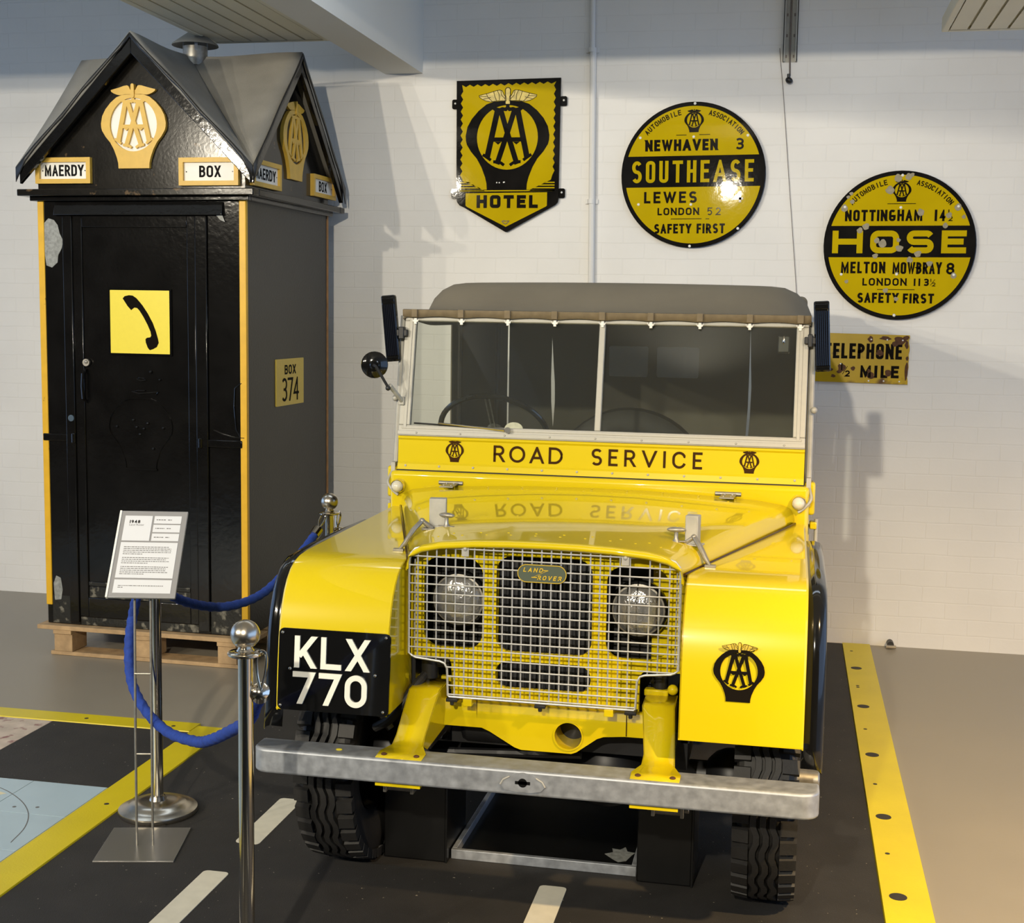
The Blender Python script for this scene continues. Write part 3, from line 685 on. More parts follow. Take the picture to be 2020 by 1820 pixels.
# gables and roof
ZA, hs_ = 3.030, .615
cx, cy = -W_ / 2, W_ / 2
zt = lambda d: ZA - .035 - d
b = MB()
g = .543
def gable(f): return [f(-g, 2.30), f(g, 2.30), f(g, zt(g)), f(0, zt(0)), f(-g, zt(g))]
b.prism(gable(lambda x, z: (cx + x, 0.0, z)), (0, .02, 0), BL)
b.build('front_gable', M['boxblack_worn'], box, smooth=0)
b = MB(); b.prism(gable(lambda x, z: (0.0, cy + x, z)), (-.02, 0, 0), BL); b.build('side_gable', M['boxblack_worn'], box, smooth=0)
b = MB(); b.prism(gable(lambda x, z: (cx + x, W_ - .02, z)), (0, .02, 0), BL); b.prism(gable(lambda x, z: (-W_, cy + x, z)), (.02, 0, 0), BL); b.build('rear_gable', M['boxblack_side'], box, smooth=0)
b = MB(); n = 8
for q in range(4):
    ca, sa = [(1, 0), (0, 1), (-1, 0), (0, -1)][q]
    for sd in (1, -1):
        # quadrant pointing (ca,sa); ridge along it; falls away sideways
        rows = []
        for i in range(n + 1):
            u = hs_ * i / n; row = []
            for j in range(n + 1):
                v = u * j / n
                sag = .012 * math.sin(PI * (j / n)) * (i / n) + .006 * math.sin(9 * u + 4 * q)
                lift = .02 * (i / n) ** 6 * (j / n) ** 3
                row.append(BL @ Vector((cx + ca * u - sa * v * sd, cy + sa * u + ca * v * sd, ZA - v - sag + lift * (-1 if q in (0, 3) else .4))))
            rows.append(row)
        b.grid(rows)
bmesh.ops.remove_doubles(b.bm, verts=b.bm.verts[:], dist=.0006)
b.build('roof_felt', M['felt'], box, smooth=25, solid=.016)
def barge(f, nm):
    b = MB()
    for sd in (1, -1):
        lp = [f(0, zt(0) + .012), f(sd * .60, zt(.60) + .012), f(sd * .60, zt(.60) - .062), f(0, zt(0) - .062)]
        b.prism(lp, tuple(Vector(f(0, 0, 1)) - Vector(f(0, 0))), BL)
    b.build(nm, M['boxblack'], box, bevel=.003)
barge(lambda x, z, k=0: (cx + x, -.068 + .025 * k, z), 'front_barge_board')
barge(lambda x, z, k=0: (.068 - .025 * k, cy + x, z), 'side_barge_board')
# drooping felt edge
b = MB()
for sd in (1, -1):
    pts = [(cx + sd * u, -.073, ZA - u - .002 - .004 * math.sin(u * 21)) for u in [i * .615 / 12 for i in range(13)]]
    low = [(p[0] + sd * .0, p[1], p[2] - .020 - .004 * math.sin(i * 2.1) - (.05 if i == 12 else .012 if i == 11 else 0)) for i, p in enumerate(pts)]
    b.grid([[BL @ Vector(p) for p in pts], [BL @ Vector(p) for p in low]])
    pts = [(.073, cy + sd * u, ZA - u - .002 - .004 * math.sin(u * 17)) for u in [i * .615 / 12 for i in range(13)]]
    low = [(p[0], p[1], p[2] - .022 - .005 * math.sin(i * 1.7) - (.06 if i == 12 else .015 if i == 11 else 0)) for i, p in enumerate(pts)]
    b.grid([[BL @ Vector(p) for p in pts], [BL @ Vector(p) for p in low]])
b.build('felt_edge', M['boxblack_side'], box, solid=.004)
# cowl
b = MB(); b.cyl(.062, 2.98, 3.075, T(ctr.x + .03, ctr.y + .0, 0), 24); pp = b.build('vent_pipe', M['dullsteel'], box)
b = MB(); b.lathe([(0, 3.165), (.03, 3.150), (.115, 3.088), (.118, 3.080), (.11, 3.080), (0, 3.12)], T(ctr.x + .03, ctr.y, 0), 24); b.build('vent_cowl', M['felt'], box)
b = MB()
for k in range(4):
    an = k * PI / 2 + .5; b.box(-.008, .008, -.002, .002, 3.05, 3.10, T(ctr.x + .03 + .06 * math.cos(an), ctr.y + .06 * math.sin(an), 0) @ Matrix.Rotation(an + PI / 2, 4, 'Z'))
b.build('cowl_strut', M['galv'], box)
# name boards
def name_board(F_f, a0, a1, z0, z1, txt, tx0, tx1, suffix):
    w, h = a1 - a0, z1 - z0; Mx = F_f((a0 + a1) / 2, (z0 + z1) / 2, 0)
    fr = MB(); e = .022
    ou = rrect(-w / 2, w / 2, -h / 2, h / 2, .001, 1); i_ = rrect(-w / 2 + e, w / 2 - e, -h / 2 + e, h / 2 - e, .001, 1)
    fr.shape([ou, i_], .022, Mx); fo = fr.build('name_board', M['woodyellow'], box, bevel=.0015)
    MB().box(-w / 2 + e * .7, w / 2 - e * .7, -h / 2 + e * .7, h / 2 - e * .7, 0, .008, Mx).build('white_insert', M['white'], fo, smooth=0)
    c = MB(); c.text(txt, tx0, tx1, -.026, .028, .0095, .001, Mx @ T(0, 0, .008), gap=.16, wmap={'M': .92, 'I': .3}); c.build('name_lettering', M['matte_ink'], fo, smooth=0)
    s_ = MB()
    for sx in (-1, 1): s_.cyl(.003, 0, .0015, Mx @ T(sx * (w / 2 - e - .012), 0, .008), 8)
    s_.build('pin', M['ink'], fo)
name_board(BF, -1.088, -.793, 2.338, 2.462, 'MAERDY', -.103, .106, 1)
name_board(BF, -.329, -.025, 2.325, 2.455, 'BOX', -.052, .058, 2)
name_board(BS, .055, .391, 2.332, 2.460, 'MAERDY', -.125, .120, 3)
name_board(BS, .827, 1.156, 2.348, 2.464, 'BOX', -.060, .056, 4)
emblem(box, BF(-.563, 2.612, .0), .345, .018, M['woodyellow'], M['white'], None)
emblem(box, BS(.590, 2.610, .0), .345, .018, M['woodyellow'], M['boxblack_side'], None)

# ================================================================== THE YELLOW VEHICLE
car = empty('utility_car', (0, 1.6, 0), 'yellow vintage off-road utility car with khaki canvas roof and black KLX 770 plate', 'car')
Y_ = M['yellow']
def lerp(a, b, t): return a + (b - a) * t

# --- wings
PROF = [(.078, .613), (.082, .68), (.089, .75), (.098, .82), (.108, .868), (.122, .910), (.140, .947), (.162, .977), (.190, 1.002), (.222, 1.019), (.260, 1.029), (.32, 1.034), (.6, 1.037), (.9, 1.039), (1.235, 1.042)]
def xi(y): return .410 if y <= .30 else lerp(.410, .700, (y - .30) / .94)
def make_wing(sx):
    b = MB(); w = .742
    rows = [[(sx * xi(y), y, z), (sx * lerp(xi(y), w, .5), y, z), (sx * (w - .006), y, z), (sx * w, y + .003, z - .004)] for y, z in PROF]
    b.grid(rows)
    # inner wall in front of the grille
    loop = [(sx * .410, y, z) for y, z in PROF if y <= .33] + [(sx * .410, .33, .613)]
    b.prism(loop, (sx * .004, 0, 0))
    # outer side with the wheel arch cut out
    side = [(sx * w, y + .003, z - .004) for y, z in PROF] + [(sx * w, 1.235, .60), (sx * w, .99, .60), (sx * w, .93, .78), (sx * w, .83, .87), (sx * w, .30, .87), (sx * w, .20, .79), (sx * w, .15, .62)]
    b.prism(side, (-sx * .004, 0, 0))
    b.prism([(sx * .410, .078, .613), (sx * w, .078, .613), (sx * w, .10, .613), (sx * .41, .10, .613)], (0, 0, .004))
    wg = b.build('front_wing', Y_, car, smooth=30)
    # black outer guard that follows the wing's curve
    g = MB(); W2 = .800 if sx < 0 else .795
    prof2 = [(.115, .548)] + [(y + .045, z - .010) for y, z in PROF if y < .3] + [(.5, 1.026), (.8, 1.026), (1.0, 1.022), (1.1, 1.00)]
    rows = []
    for i, (y, z) in enumerate(prof2):
        rows.append([(sx * (w - .004), y, z), (sx * lerp(w, W2, .55), y - .002, z + .002), (sx * lerp(w, W2, .85), y + .003, z - .004), (sx * W2, y + .014, z - .016), (sx * (W2 + .001), y + .035, z - .045 if z > .62 else z), (sx * (W2 - .010), y + .05, z - .06 if z > .62 else z)])
    g.grid(rows); g.build('wing_guard', M['black_gloss'], car, smooth=60, solid=.004)
    return wg
wing_l = make_wing(-1); wing_r = make_wing(1)
tilt = math.atan((.098 - .078) / (.82 - .613))
def WF(x, z, out=.001):
    y = .078 + (z - .613) * .0966
    return FR((x, y - out, z), (1, 0, 0), (0, math.sin(tilt), math.cos(tilt)))
emblem(wing_r, WF(.566, .810, .0035), .139, .002, M['ink'], None, M['feather'], feathers=M['ink'])

# number plate
Pm = WF(-.569, .7315, .004)
np_ = MB().shape([rrect(-.166, .166, -.117, .117, .016)], .006, Pm).build('number_plate', M['black_gloss'], car, bevel=.003)
b = MB()
KW = {'K': 1.0, 'L': .95, 'X': 1.05}
Q = Pm @ T(0, 0, .006)
b.text('KLX', -.117, .106, .006, .097, 0.0155, .005, Q, gap=.22, wmap=KW)
b.text('770', -.120, .102, -.097, -.005, 0.0155, .005, Q, gap=.20, wmap={'7': 1.0, '0': 1.0}, rnd=.5)
b.build('registration_lettering', M['cream_letters'], np_, smooth=0)
b = MB()
for x, y in ((-.155, .104), (.153, .106), (.150, -.104), (-.156, -.105)): b.ball(.005, Q @ T(x, y, .001), 10, 6)
for x, y in ((-.130, .002), (.124, -.002)): b.ball(.0055, Q @ T(x, y, .001), 10, 6)
b.build('plate_screw', M['chrome'], np_)

# --- bonnet
FS = [(-.398, 1.012), (-.399, 1.030), (-.393, 1.052), (-.380, 1.068), (-.355, 1.081), (-.30, 1.0925), (-.20, 1.101), (-.1, 1.105), (0, 1.106)]
RS = [(-.702, 1.040), (-.704, 1.058), (-.700, 1.078), (-.688, 1.095), (-.662, 1.108), (-.575, 1.121), (-.385, 1.131), (-.19, 1.138), (0, 1.140)]
FS = FS + [(-x, z) for x, z in FS[::-1][1:]]; RS = RS + [(-x, z) for x, z in RS[::-1][1:]]
rows = []
for yy, dz, dx in ((.236, -.020, .000), (.232, -.012, .003), (.234, -.004, .002), (.242, 0, 0), (.262, 0.0006, 0)):
    rows.append([(x * (1 + dx), yy, z + (dz if abs(x) < .39 else dz * .4)) for x, z in FS])
for i in range(1, 11):
    t_ = i / 10
    rows.append([(lerp(a[0], c[0], t_), lerp(.262, 1.215, t_), lerp(a[1], c[1], t_) + .004 * math.sin(PI * t_)) for a, c in zip(FS, RS)])
b = MB(); b.grid(rows); bonnet = b.build('bonnet', Y_, car, smooth=50, solid=.004)
def bz(x, y):
    t_ = (y - .262) / (1.215 - .262); best = None
    pts = [(lerp(a[0], c[0], t_), lerp(a[1], c[1], t_) + .004 * math.sin(PI * t_)) for a, c in zip(FS, RS)]
    for (xa, za), (xb, zb) in zip(pts[1:-1], pts[2:-1]):
        if xa <= x <= xb: return lerp(za, zb, (x - xa) / (xb - xa + 1e-9))
    return 1.1
b = MB()
for yy, xs in ((.33, [-.33 + .073 * i for i in range(10)]), (.36, [-.29 + .083 * i for i in range(8)]), (.62, [-.35 + .10 * i for i in range(8)]), (1.13, [-.52 + .10 * i for i in range(11)]), (1.19, [-.50 + .125 * i for i in range(9)])):
    for x in xs: b.ball(.0045, T(x, yy, bz(x, yy)) @ Matrix.Diagonal((1, 1, .45, 1)), 8, 4)
b.build('rivet', Y_, bonnet)
for sx in (-1, 1):
    b = MB(); b.tube([(sx * lerp(.4025, .7065, q), lerp(.255, 1.215, q), lerp(1.0335, 1.0455, q)) for q in (0, .25, .5, .75, 1)], .0042, 8); b.build('bonnet_gap_strip', M['brownink'], bonnet)  # dark strip standing in for the shaded gap beside the bonnet
# bonnet-top fittings: rest plates, T handles, toggle clamps, hinges
for sx, (x, y) in ((-1, (-.371, .475)), (1, (.406, .435))):
    z = bz(x, y); b = MB(); L_ = .026 if sx < 0 else .019
    Q = T(x, y, z - .003) @ Matrix.Rotation(.18 * -sx, 4, 'Z')
    b.box(-L_, L_, -.004, .004, 0, .086, Q); b.box(-L_, L_, -.004, .034, .082, .088, Q); b.box(-L_, -L_ + .004, 0, .034, 0, .086, Q); b.box(L_ - .004, L_, 0, .034, 0, .086, Q)
    b.box(-L_ - .014, L_ + .014, -.015, .03, 0, .005, Q)
    rp = b.build('screen_rest', M['alu'], bonnet, bevel=.002)
    b = MB(); b.box(-L_ + .003, L_ - .003, -.0052, -.003, .004, .078, Q); b.build('rubber_pad', M['alu'], rp, smooth=0)
for sx, (x, y) in ((-1, (-.340, .465)), (1, (.362, .430))):
    z = bz(x, y) - .002; b = MB(); Q = T(x, y, z) @ Matrix.Rotation(-.35 if sx < 0 else .05, 4, 'Z')
    b.lathe([(.012, 0), (.009, .006), (.006, .012), (.006, .030), (0, .032)], Q, 14)
    b.ball(.011, Q @ T(0, 0, .036) @ Matrix.Diagonal((2.6, .9, .75, 1)), 16, 8)
    b.box(-.028, .028, -.006, .006, 0, .004, Q)
    b.build('turn_handle', M['dullsteel'], bonnet, bevel=.001)
for sx in (-1, 1):
    b = MB()
    p0 = Vector((sx * .424, .445, bz(sx * .37, .44) - .004)); p1 = Vector((sx * .466, .378, 1.038)); up = Vector((0, 0, .030))
    top = Vector((sx * .412, .445, 1.107)) if sx < 0 else Vector((.414, .43, 1.10))
    b.tube([top + Vector((-sx * .03, .01, -.012)), top + Vector((0, 0, .012))], [.009, .007], 8)
    b.tube([top + Vector((0, 0, .012)), lerp(top, p1, .35) + Vector((0, -.004, .012)), lerp(top, p1, .75), p1], [.0075, .0085, .0075, .0035], 10)
    b.box(-.016, .016, -.009, .009, -.004, .004, T(*p1)); b.box(-.02, .02, -.012, .012, -.003, .003, T(*(top + Vector((-sx * .02, .005, -.013)))))
    b.ball(.009, T(*(top + Vector((0, 0, .012)))), 10, 6)
    b.build('bonnet_clamp', M['dullsteel'], bonnet, bevel=.001)
for x in (-.52, .475):
    b = MB(); z = bz(x, 1.19)
    b.prism([(x - .028, 1.165, z + .002), (x + .022, 1.165, z + .002), (x + .030, 1.222, z + .009), (x - .020, 1.222, z + .009)], (0, 0, .005))
    b.cyl(.008, x - .045, x + .045, FR((0, 1.226, z + .012), (0, 1, 0), (0, 0, 1)), 12)
    for q in (-.014, .012): b.cyl(.004, 0, .009, T(x + q, 1.18, z + .002), 8); b.cyl(.004, 0, .011, T(x + q + .004, 1.205, z + .004), 8)
    b.build('bonnet_hinge', M['dullsteel'], bonnet, bevel=.001)

# --- grille panel behind the mesh
def gtop(x):
    a = abs(x)
    for (xa, za), (xb, zb) in zip(FS[8:], FS[9:]):
        if xa <= a <= xb: return lerp(za, zb, (a - xa) / (xb - xa)) - .006
    return 1.03
xs = [-.392 + .0196 * i for i in range(41)]
out = [(x, gtop(x) if abs(x) < .386 else 1.028) for x in xs][::-1] + [(-.404, 1.0), (-.404, .735), (-.30, .735)] + arc(-.30, .715, .02, .02, 90, 0, 4) + [(-.28, .61), (.28, .61)] + arc(.30, .715, .02, .02, 180, 90, 4) + [(.404, .735), (.404, 1.0)]
GP = WALLF(0, .318, 0)
gp = MB().shape([out, rrect(-.366, -.188, .768, 1.036, .045), rrect(.178, .356, .768, 1.036, .045), rrect(-.147, .137, .766, 1.050, .045), rrect(-.147, .137, .657, .739, .040)], .014, GP).build('radiator_panel', Y_, car, bevel=.004, smooth=30)
b = MB(); b.box(-.16, .15, .345, .40, .63, 1.06); b.build('radiator', M['radiator'], car, smooth=0)
b = MB()
for i in range(26): b.box(-.155 + i * .0118, -.1495 + i * .0118, .338, .346, .63, 1.06)
b.build('radiator_fin', M['radiator'], car, smooth=0)
for xa_, xb_ in ((-.404, -.17), (.16, .30)): MB().box(xa_, xb_, .44, .46, .60, 1.06).build('baffle', M['black_dull'], car, smooth=0)
MB().box(.30, .404, .42, .44, .74, 1.06).build('inner_panel', Y_, car, smooth=0); MB().box(-.160, -.1465, .334, .36, .66, 1.05).build('inner_panel', Y_, car, smooth=0)
# headlamps
for x in (-.281, .262):
    b = MB(); Q = FR((x, .395, .895), (1, 0, 0), (0, 0, 1))
    b.lathe([(0, -.10), (.05, -.09), (.085, -.03), (.088, .0), (.085, .008), (.076, .010), (.074, .0), (.0, -.02)], Q, 36)
    hl = b.build('headlamp', M['black_gloss'], car)
    b = MB(); b.lathe([(.0745, .002), (.0735, .010), (.066, .018), (.05, .026), (.03, .031), (0, .033)], Q, 36)
    for k in range(13):
        xx = -.050 + k * .0083; hh = math.sqrt(max(0, .066 ** 2 - xx ** 2)) - .006
        if hh > .04: b.tube([Q @ Vector((xx, .028, .024 + (.008 * (1 - (xx / .06) ** 2)))), Q @ Vector((xx, min(hh, .056), .014 + .004 * (1 - (xx / .06) ** 2)))], .0022, 6)
    b.build('lamp_lens', M['lens'], hl)
    b = MB(); b.lathe([(.073, .004), (.078, .007), (.078, .012), (.073, .013)], Q, 36); b.build('lamp_rim', M['dullsteel'], hl)
# --- wire mesh
GM = .243
ml = [(-.394, .760), (-.394, 1.035), (-.389, 1.055), (-.376, 1.070), (-.35, 1.077), (-.30, 1.0845), (-.20, 1.0925), (-.10, 1.0965), (0, 1.0975)]
ml = ml + [(-x, z) for x, z in ml[::-1][1:]]
low = [(.384, .752), (.372, .747), (.300, .740), (.286, .735), (.278, .720), (.275, .640), (.270, .636)]
outline = ml + low + [(-x, z) for x, z in low[::-1]]
def cross(v, axis):
    hits = []
    for p, q in zip(outline, outline[1:] + outline[:1]):
        a, c = p[axis], q[axis]
        if (a - v) * (c - v) < 0: hits.append(p[1 - axis] + (q[1 - axis] - p[1 - axis]) * (v - a) / (c - a))
    return sorted(hits)
b = MB(); pitch = .0281; rw = .0024
i = 0
for k in range(-14, 15):
    x = -.003 + k * pitch; h = cross(x, 0)
    if len(h) >= 2: b.tube([(x, GM + .0012, h[0]), (x, GM + .0012, h[-1])], rw, 6)
for k in range(18):
    z = .628 + .0155 + k * .0270; h = cross(z, 1)
    for a, c in zip(h[::2], h[1::2]): b.tube([(a, GM - .0012, z), (c, GM - .0012, z)], rw, 6)
b.tube([(x, GM, z) for x, z in outline], .0036, 8, closed=True)
for sx in (-1, 1):
    for off in (.012, ):
        b.tube([(sx * (.394 - off), GM + .02, .765), (sx * (.394 - off), GM + .02, 1.035)], rw, 6)
mesh_ = b.build('grille_mesh', M['galv_mesh'], car)
for x in (-.226, .237):
    b = MB(); zt_ = 1.0925 if x < 0 else 1.0905
    b.box(x - .011, x + .011, GM - .006, GM - .0035, zt_ - .038, zt_ + .002); b.ball(.0065, FR((x, GM - .006, zt_ - .016), (1, 0, 0), (0, 0, 1)) @ Matrix.Diagonal((1, 1, .6, 1)), 12, 6)
    b.build('mesh_clip', M['alu'], mesh_, bevel=.001)
for x, w_ in ((-.262, .017), (.0, .016), (.262, .017)):
    b = MB(); b.box(x - w_, x + w_, GM - .008, GM + .03, .622, .632); b.cyl(.006, .612, .624, T(x, GM, 0), 10); b.build('rubber_foot', M['black_dull'], mesh_, bevel=.002)
for x in (-.214, .20):
    b = MB(); b.box(x - .013, x + .013, GM - .010, GM + .03, .614, .634); b.build('mesh_tab', Y_, mesh_, bevel=.001)
# badge
BQ = WALLF(0, GM - .004, 1.0165)
bd = MB().shape([[(x, y) for x, y in rrect(-.0715, .0715, -.0265, .0265, .0262, 8)]], .004, BQ).build('oval_badge', M['badgegreen'], car, bevel=.001)
b = MB(); oo = rrect(-.0700, .0700, -.0250, .0250, .0248, 8); b.stroke(oo + [oo[0]], .0018, .0008, BQ @ T(0, 0, .004))
sh = BQ @ Matrix(((1, .28, 0, 0), (0, 1, 0, 0), (0, 0, 1, .004), (0, 0, 0, 1)))
b.text('LAND', -.056, .000, .004, .0165, .0024, .0008, sh, gap=.42); b.text('ROVER', -.009, .060, -.0175, -.005, .0024, .0008, sh, gap=.42)
b.stroke([(.002, .010), (.014, .010)], .0024, .0008, sh); b.stroke([(-.026, -.011), (-.012, -.011)], .0024, .0008, sh); b.stroke([(.012, .009), (-.022, -.010)], .0010, .0008, sh)
b.build('badge_lettering', M['badgeyellow'], bd, smooth=0)

# --- front apron with the starting-handle hole
ap = [(-.318, .612), (.318, .612), (.318, .538), (.240, .538), (.178, .532), (.160, .525), (.100, .480), (.085, .474), (-.065, .474), (-.085, .480), (-.16, .522), (-.185, .532), (-.318, .532)]
AQ = WALLF(0, .316, 0)
apo = MB().shape([ap, circle(.075, .527, .040, 32)], .016, AQ).build('front_apron', Y_, car, bevel=.003, smooth=30)
b = MB(); Q = FR((.075, .30, .527), (1, 0, 0), (0, 0, 1))
b.lathe([(.0405, -.12), (.0405, .004), (.044, .004), (.044, -.12)], Q, 32); b.build('handle_tube', Y_, apo)
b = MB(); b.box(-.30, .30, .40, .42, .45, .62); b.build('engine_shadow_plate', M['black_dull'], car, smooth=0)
b = MB(); b.tube([(-.20, .3, .625), (-.20, .302, .535)], .0015, 6); b.tube([(.245, .299, .62), (.245, .299, .54)], .0018, 6); b.build('apron_seam', M['brownink'], apo)
# horn, hose and odd pieces in the notches
b = MB(); b.cyl(.026, .665, .725, T(-.352, .33, 0), 18); b.cyl(.018, .725, .742, T(-.352, .33, 0), 14); b.box(-.34, -.29, .32, .35, .70, .735); b.build('rubber_coupling', M['black_dull'], car, bevel=.003)
b = MB(); b.tube(spline([(-.36, .32, .68), (-.385, .27, .645), (-.415, .25, .60), (-.45, .24, .555), (-.50, .26, .52)], 6), .014, 10); b.build('hose', M['rubber'], car)
b = MB(); b.cyl(.022, .64, .72, T(.335, .36, 0), 14); b.tube([(.31, .36, .70), (.36, .36, .66), (.38, .37, .62)], .012, 8); b.build('fuel_fitting', M['black_dull'], car)
b = MB(); b.box(.29, .36, .33, .36, .655, .675); b.ball(.016, T(.372, .34, .676), 12, 8); b.box(-.40, -.285, .37, .39, .62, .66); b.build('chassis_end', Y_, car, bevel=.004)
# --- dumb irons / bumper brackets
for sx in (-1, 1):
    b = MB(); c = sx * .356; c2 = sx * .342
    def sec(y, z, cc, hw): return [(cc - hw, y, z), (cc + hw, y, z)]
    rows = [sec(.008, .519, c, .066), sec(.055, .5225, c, .067), sec(.105, .526, c, .046), sec(.135, .545, c, .043), sec(.23, .655, c2, .046), sec(.34, .660, c2, .046)]
    b.grid(rows)
    for hw in (-1, 1):
        f_ = lambda y, z, cc, k: (cc + hw * k, y, z)
        b.prism([f_(.105, .526, c, .045), f_(.135, .545, c, .043), f_(.23, .655, c2, .0455), f_(.34, .660, c2, .0455), f_(.34, .53, c2, .0455), f_(.16, .50, c, .043)], (-hw * .003, 0, 0))
    br = b.build('bumper_bracket', Y_, car, smooth=25, solid=.003)
    b = MB()
    for q in (-.047, .047): b.ball(.0085, T(c + q, .030, .522) @ Matrix.Diagonal((1, 1, .5, 1)), 12, 6)
    b.build('bracket_bolt', M['rust'], br)
    b = MB(); b.box(c - .065, c + .065, .004, .10, .4385, .4455); b.build('lower_bracket', Y_, car, smooth=0)
# --- bumper
pl = [(-.740, 0), (.740, 0)] + arc(.740, .045, .048, .045, -90, 0, 6)[1:] + [(.788, .10)] + [(-.788, .10)] + arc(-.740, .045, .048, .045, 180, 270, 6)[:-1]
bumper = MB().prism([(x, y, .447) for x, y in pl], (0, 0, .0705)).build('front_bumper', M['galv'], car, bevel=.007, seg=3)
b = MB(); Q = WALLF(0, -.0005, .485)
lz = [(-.062, -.008), (-.05, .008), (-.02, .024), (0, .028), (.02, .024), (.05, .008), (.062, -.008), (.05, -.022), (.02, -.027), (-.02, -.027), (-.05, -.022)]
b.shape([lz, circle(0, 0, .012, 20)], .004, Q); b.build('handle_guide', M['galv'], bumper, bevel=.0015)
b = MB(); b.cyl(.0125, 0, .0048, Q, 20); b.box(-.021, .021, -.0045, .0045, 0, .0048, Q); b.build('guide_slot', M['tray'], bumper, smooth=0)
b = MB(); b.tube([Q @ Vector((x, y, .004)) for x, y in ((-.062, -.008), (-.054, .006), (-.036, .016))], .0028, 6); b.build('weld_bead', M['alu'], bumper); b = MB(); b.tube([Q @ Vector((x, y, .004)) for x, y in ((.062, -.008), (.054, .006), (.036, .016))], .0028, 6); b.build('weld_bead', M['alu'], bumper)
b = MB(); b.ball(.010, T(-.54, .045, .5185) @ Matrix.Diagonal((1, .8, .3, 1)), 10, 6); b.build('paint_spot', M['signyellow'], bumper)

# --- bulkhead, windscreen base panel
b = MB(); b.box(-.752, .752, 1.225, 1.285, .62, 1.172); b.build('bulkhead', Y_, car, bevel=.016, seg=3)
b = MB(); b.box(-.733, .733, 1.245, 1.275, 1.162, 1.176); b.build('rubber_seal', M['rubber'], car, bevel=.003)
b = MB()
b.prism([(-.731, 1.250, 1.175), (-.731, 1.256, 1.196), (-.731, 1.262, 1.203), (-.731, 1.268, 1.283), (-.731, 1.262, 1.290), (-.731, 1.266, 1.300), (-.731, 1.29, 1.300), (-.731, 1.28, 1.175)], (1.462, 0, 0))
wp = b.build('scuttle_panel', Y_, car, smooth=20)
b = MB()
for i in range(12): b.ball(.0045, FR((-.70 + i * .1273, 1.253, 1.190), (1, 0, 0), (0, 0, 1)) @ Matrix.Diagonal((1, 1, .5, 1)), 10, 5)
b.build('panel_screw', M['alu'], wp)
PQ = FR((0, 1.2645, 1.244), (1, 0, 0), (0, .06, 1))
b = MB(); b.text('ROAD', -.372, -.117, -.030, .030, .0088, .0008, PQ, gap=.30, wmap={'O': 1.02, 'A': .9, 'D': .9, 'R': .72}, rnd=.5); b.build('panel_lettering', M['brownink'], wp, smooth=0); b = MB()
b.text('SERVICE', -.013, .380, -.029, .031, .0088, .0008, PQ, gap=.38, wmap={'S': .62, 'E': .55, 'R': .66, 'V': .85, 'C': .80, 'I': .15}, rnd=.5)
b.build('panel_lettering', M['brownink'], wp, smooth=0)
emblem(wp, FR((-.517, 1.2645, 1.249), (1, 0, 0), (0, .06, 1)), .070, .0008, M['brownink'], None, M['brownink'])
emblem(wp, FR((.543, 1.2645, 1.249), (1, 0, 0), (0, .06, 1)), .070, .0008, M['brownink'], None, M['brownink'])
# --- windscreen
ta = .2117; WS = FR((0, 1.268, 1.297), (1, 0, 0), (0, math.sin(ta), math.cos(ta)))
b = MB(); b.box(-.731, .731, 0, .040, -.012, .012, WS); b.box(-.731, .731, .428, .464, -.012, .012, WS); b.box(-.731, -.688, .04, .428, -.012, .012, WS); b.box(.688, .731, .04, .428, -.012, .012, WS)
b.box(-.006, .016, .04, .428, -.012, .012, WS)
fr = b.build('windscreen_frame', M['alu'], car, bevel=.003)
b = MB(); b.box(-.731, .731, .004, .018, .012, .016, WS); b.box(-.718, .718, .026, .034, .012, .0145, WS); b.box(-.712, -.700, .03, .43, .012, .015, WS); b.box(.700, .712, .03, .43, .012, .015, WS)
for i in range(9): b.ball(.004, WS @ T(-.66 + i * .165, .011, .016), 8, 5)
b.build('frame_moulding', M['alu'], fr, bevel=.001)
for x0, x1 in ((-.690, -.005), (.015, .690)):
    b = MB(); b.box(x0, x1, .037, .431, -.003, .001, WS); b.build('windscreen_pane', M['plateglass'], fr, smooth=0)
for sx in (-1, 1):
    b = MB(); b.tube([(sx * .748, 1.30, 1.10), (sx * .748, 1.295, 1.20), (sx * .745, 1.375, 1.735)], .011, 10); b.box(sx * .748 - .008, sx * .748 + .008, 1.255, 1.31, 1.10, 1.20)
    b.ball(.016, T(sx * .757, 1.285, 1.158), 12, 8); b.ball(.012, T(sx * .757, 1.31, 1.432), 12, 8)
    b.tube(spline([(sx * .752, 1.255, 1.165), (sx * .758, 1.225, 1.130), (sx * .735, 1.215, 1.10), (sx * .715, 1.212, 1.085)], 5), .005, 8)
    b.build('screen_stay', M['alu'], car, bevel=.001)
    b = MB(); b.box(sx * .742, sx * .79 if sx > 0 else sx * .79, 1.27, 1.31, 1.04, 1.17) if False else b.box(min(sx * .735, sx * .772), max(sx * .735, sx * .772), 1.26, 1.33, 1.07, 1.185)
    b.build('screen_hinge', Y_, car, bevel=.010, seg=3)
    # side lamps
    b = MB(); Q = FR((sx * .716, 1.222, 1.118), (1, 0, 0), (0, 0, 1))
    b.lathe([(.026, 0), (.026, .012), (.0225, .022), (.021, .022)], Q, 24); sl = b.build('side_lamp', M['chrome'], car)
    b = MB(); b.lathe([(.0215, .018), (.021, .026), (.015, .036), (.007, .041), (0, .042)], Q, 24); b.build('lamp_glass', M['opal'], sl)
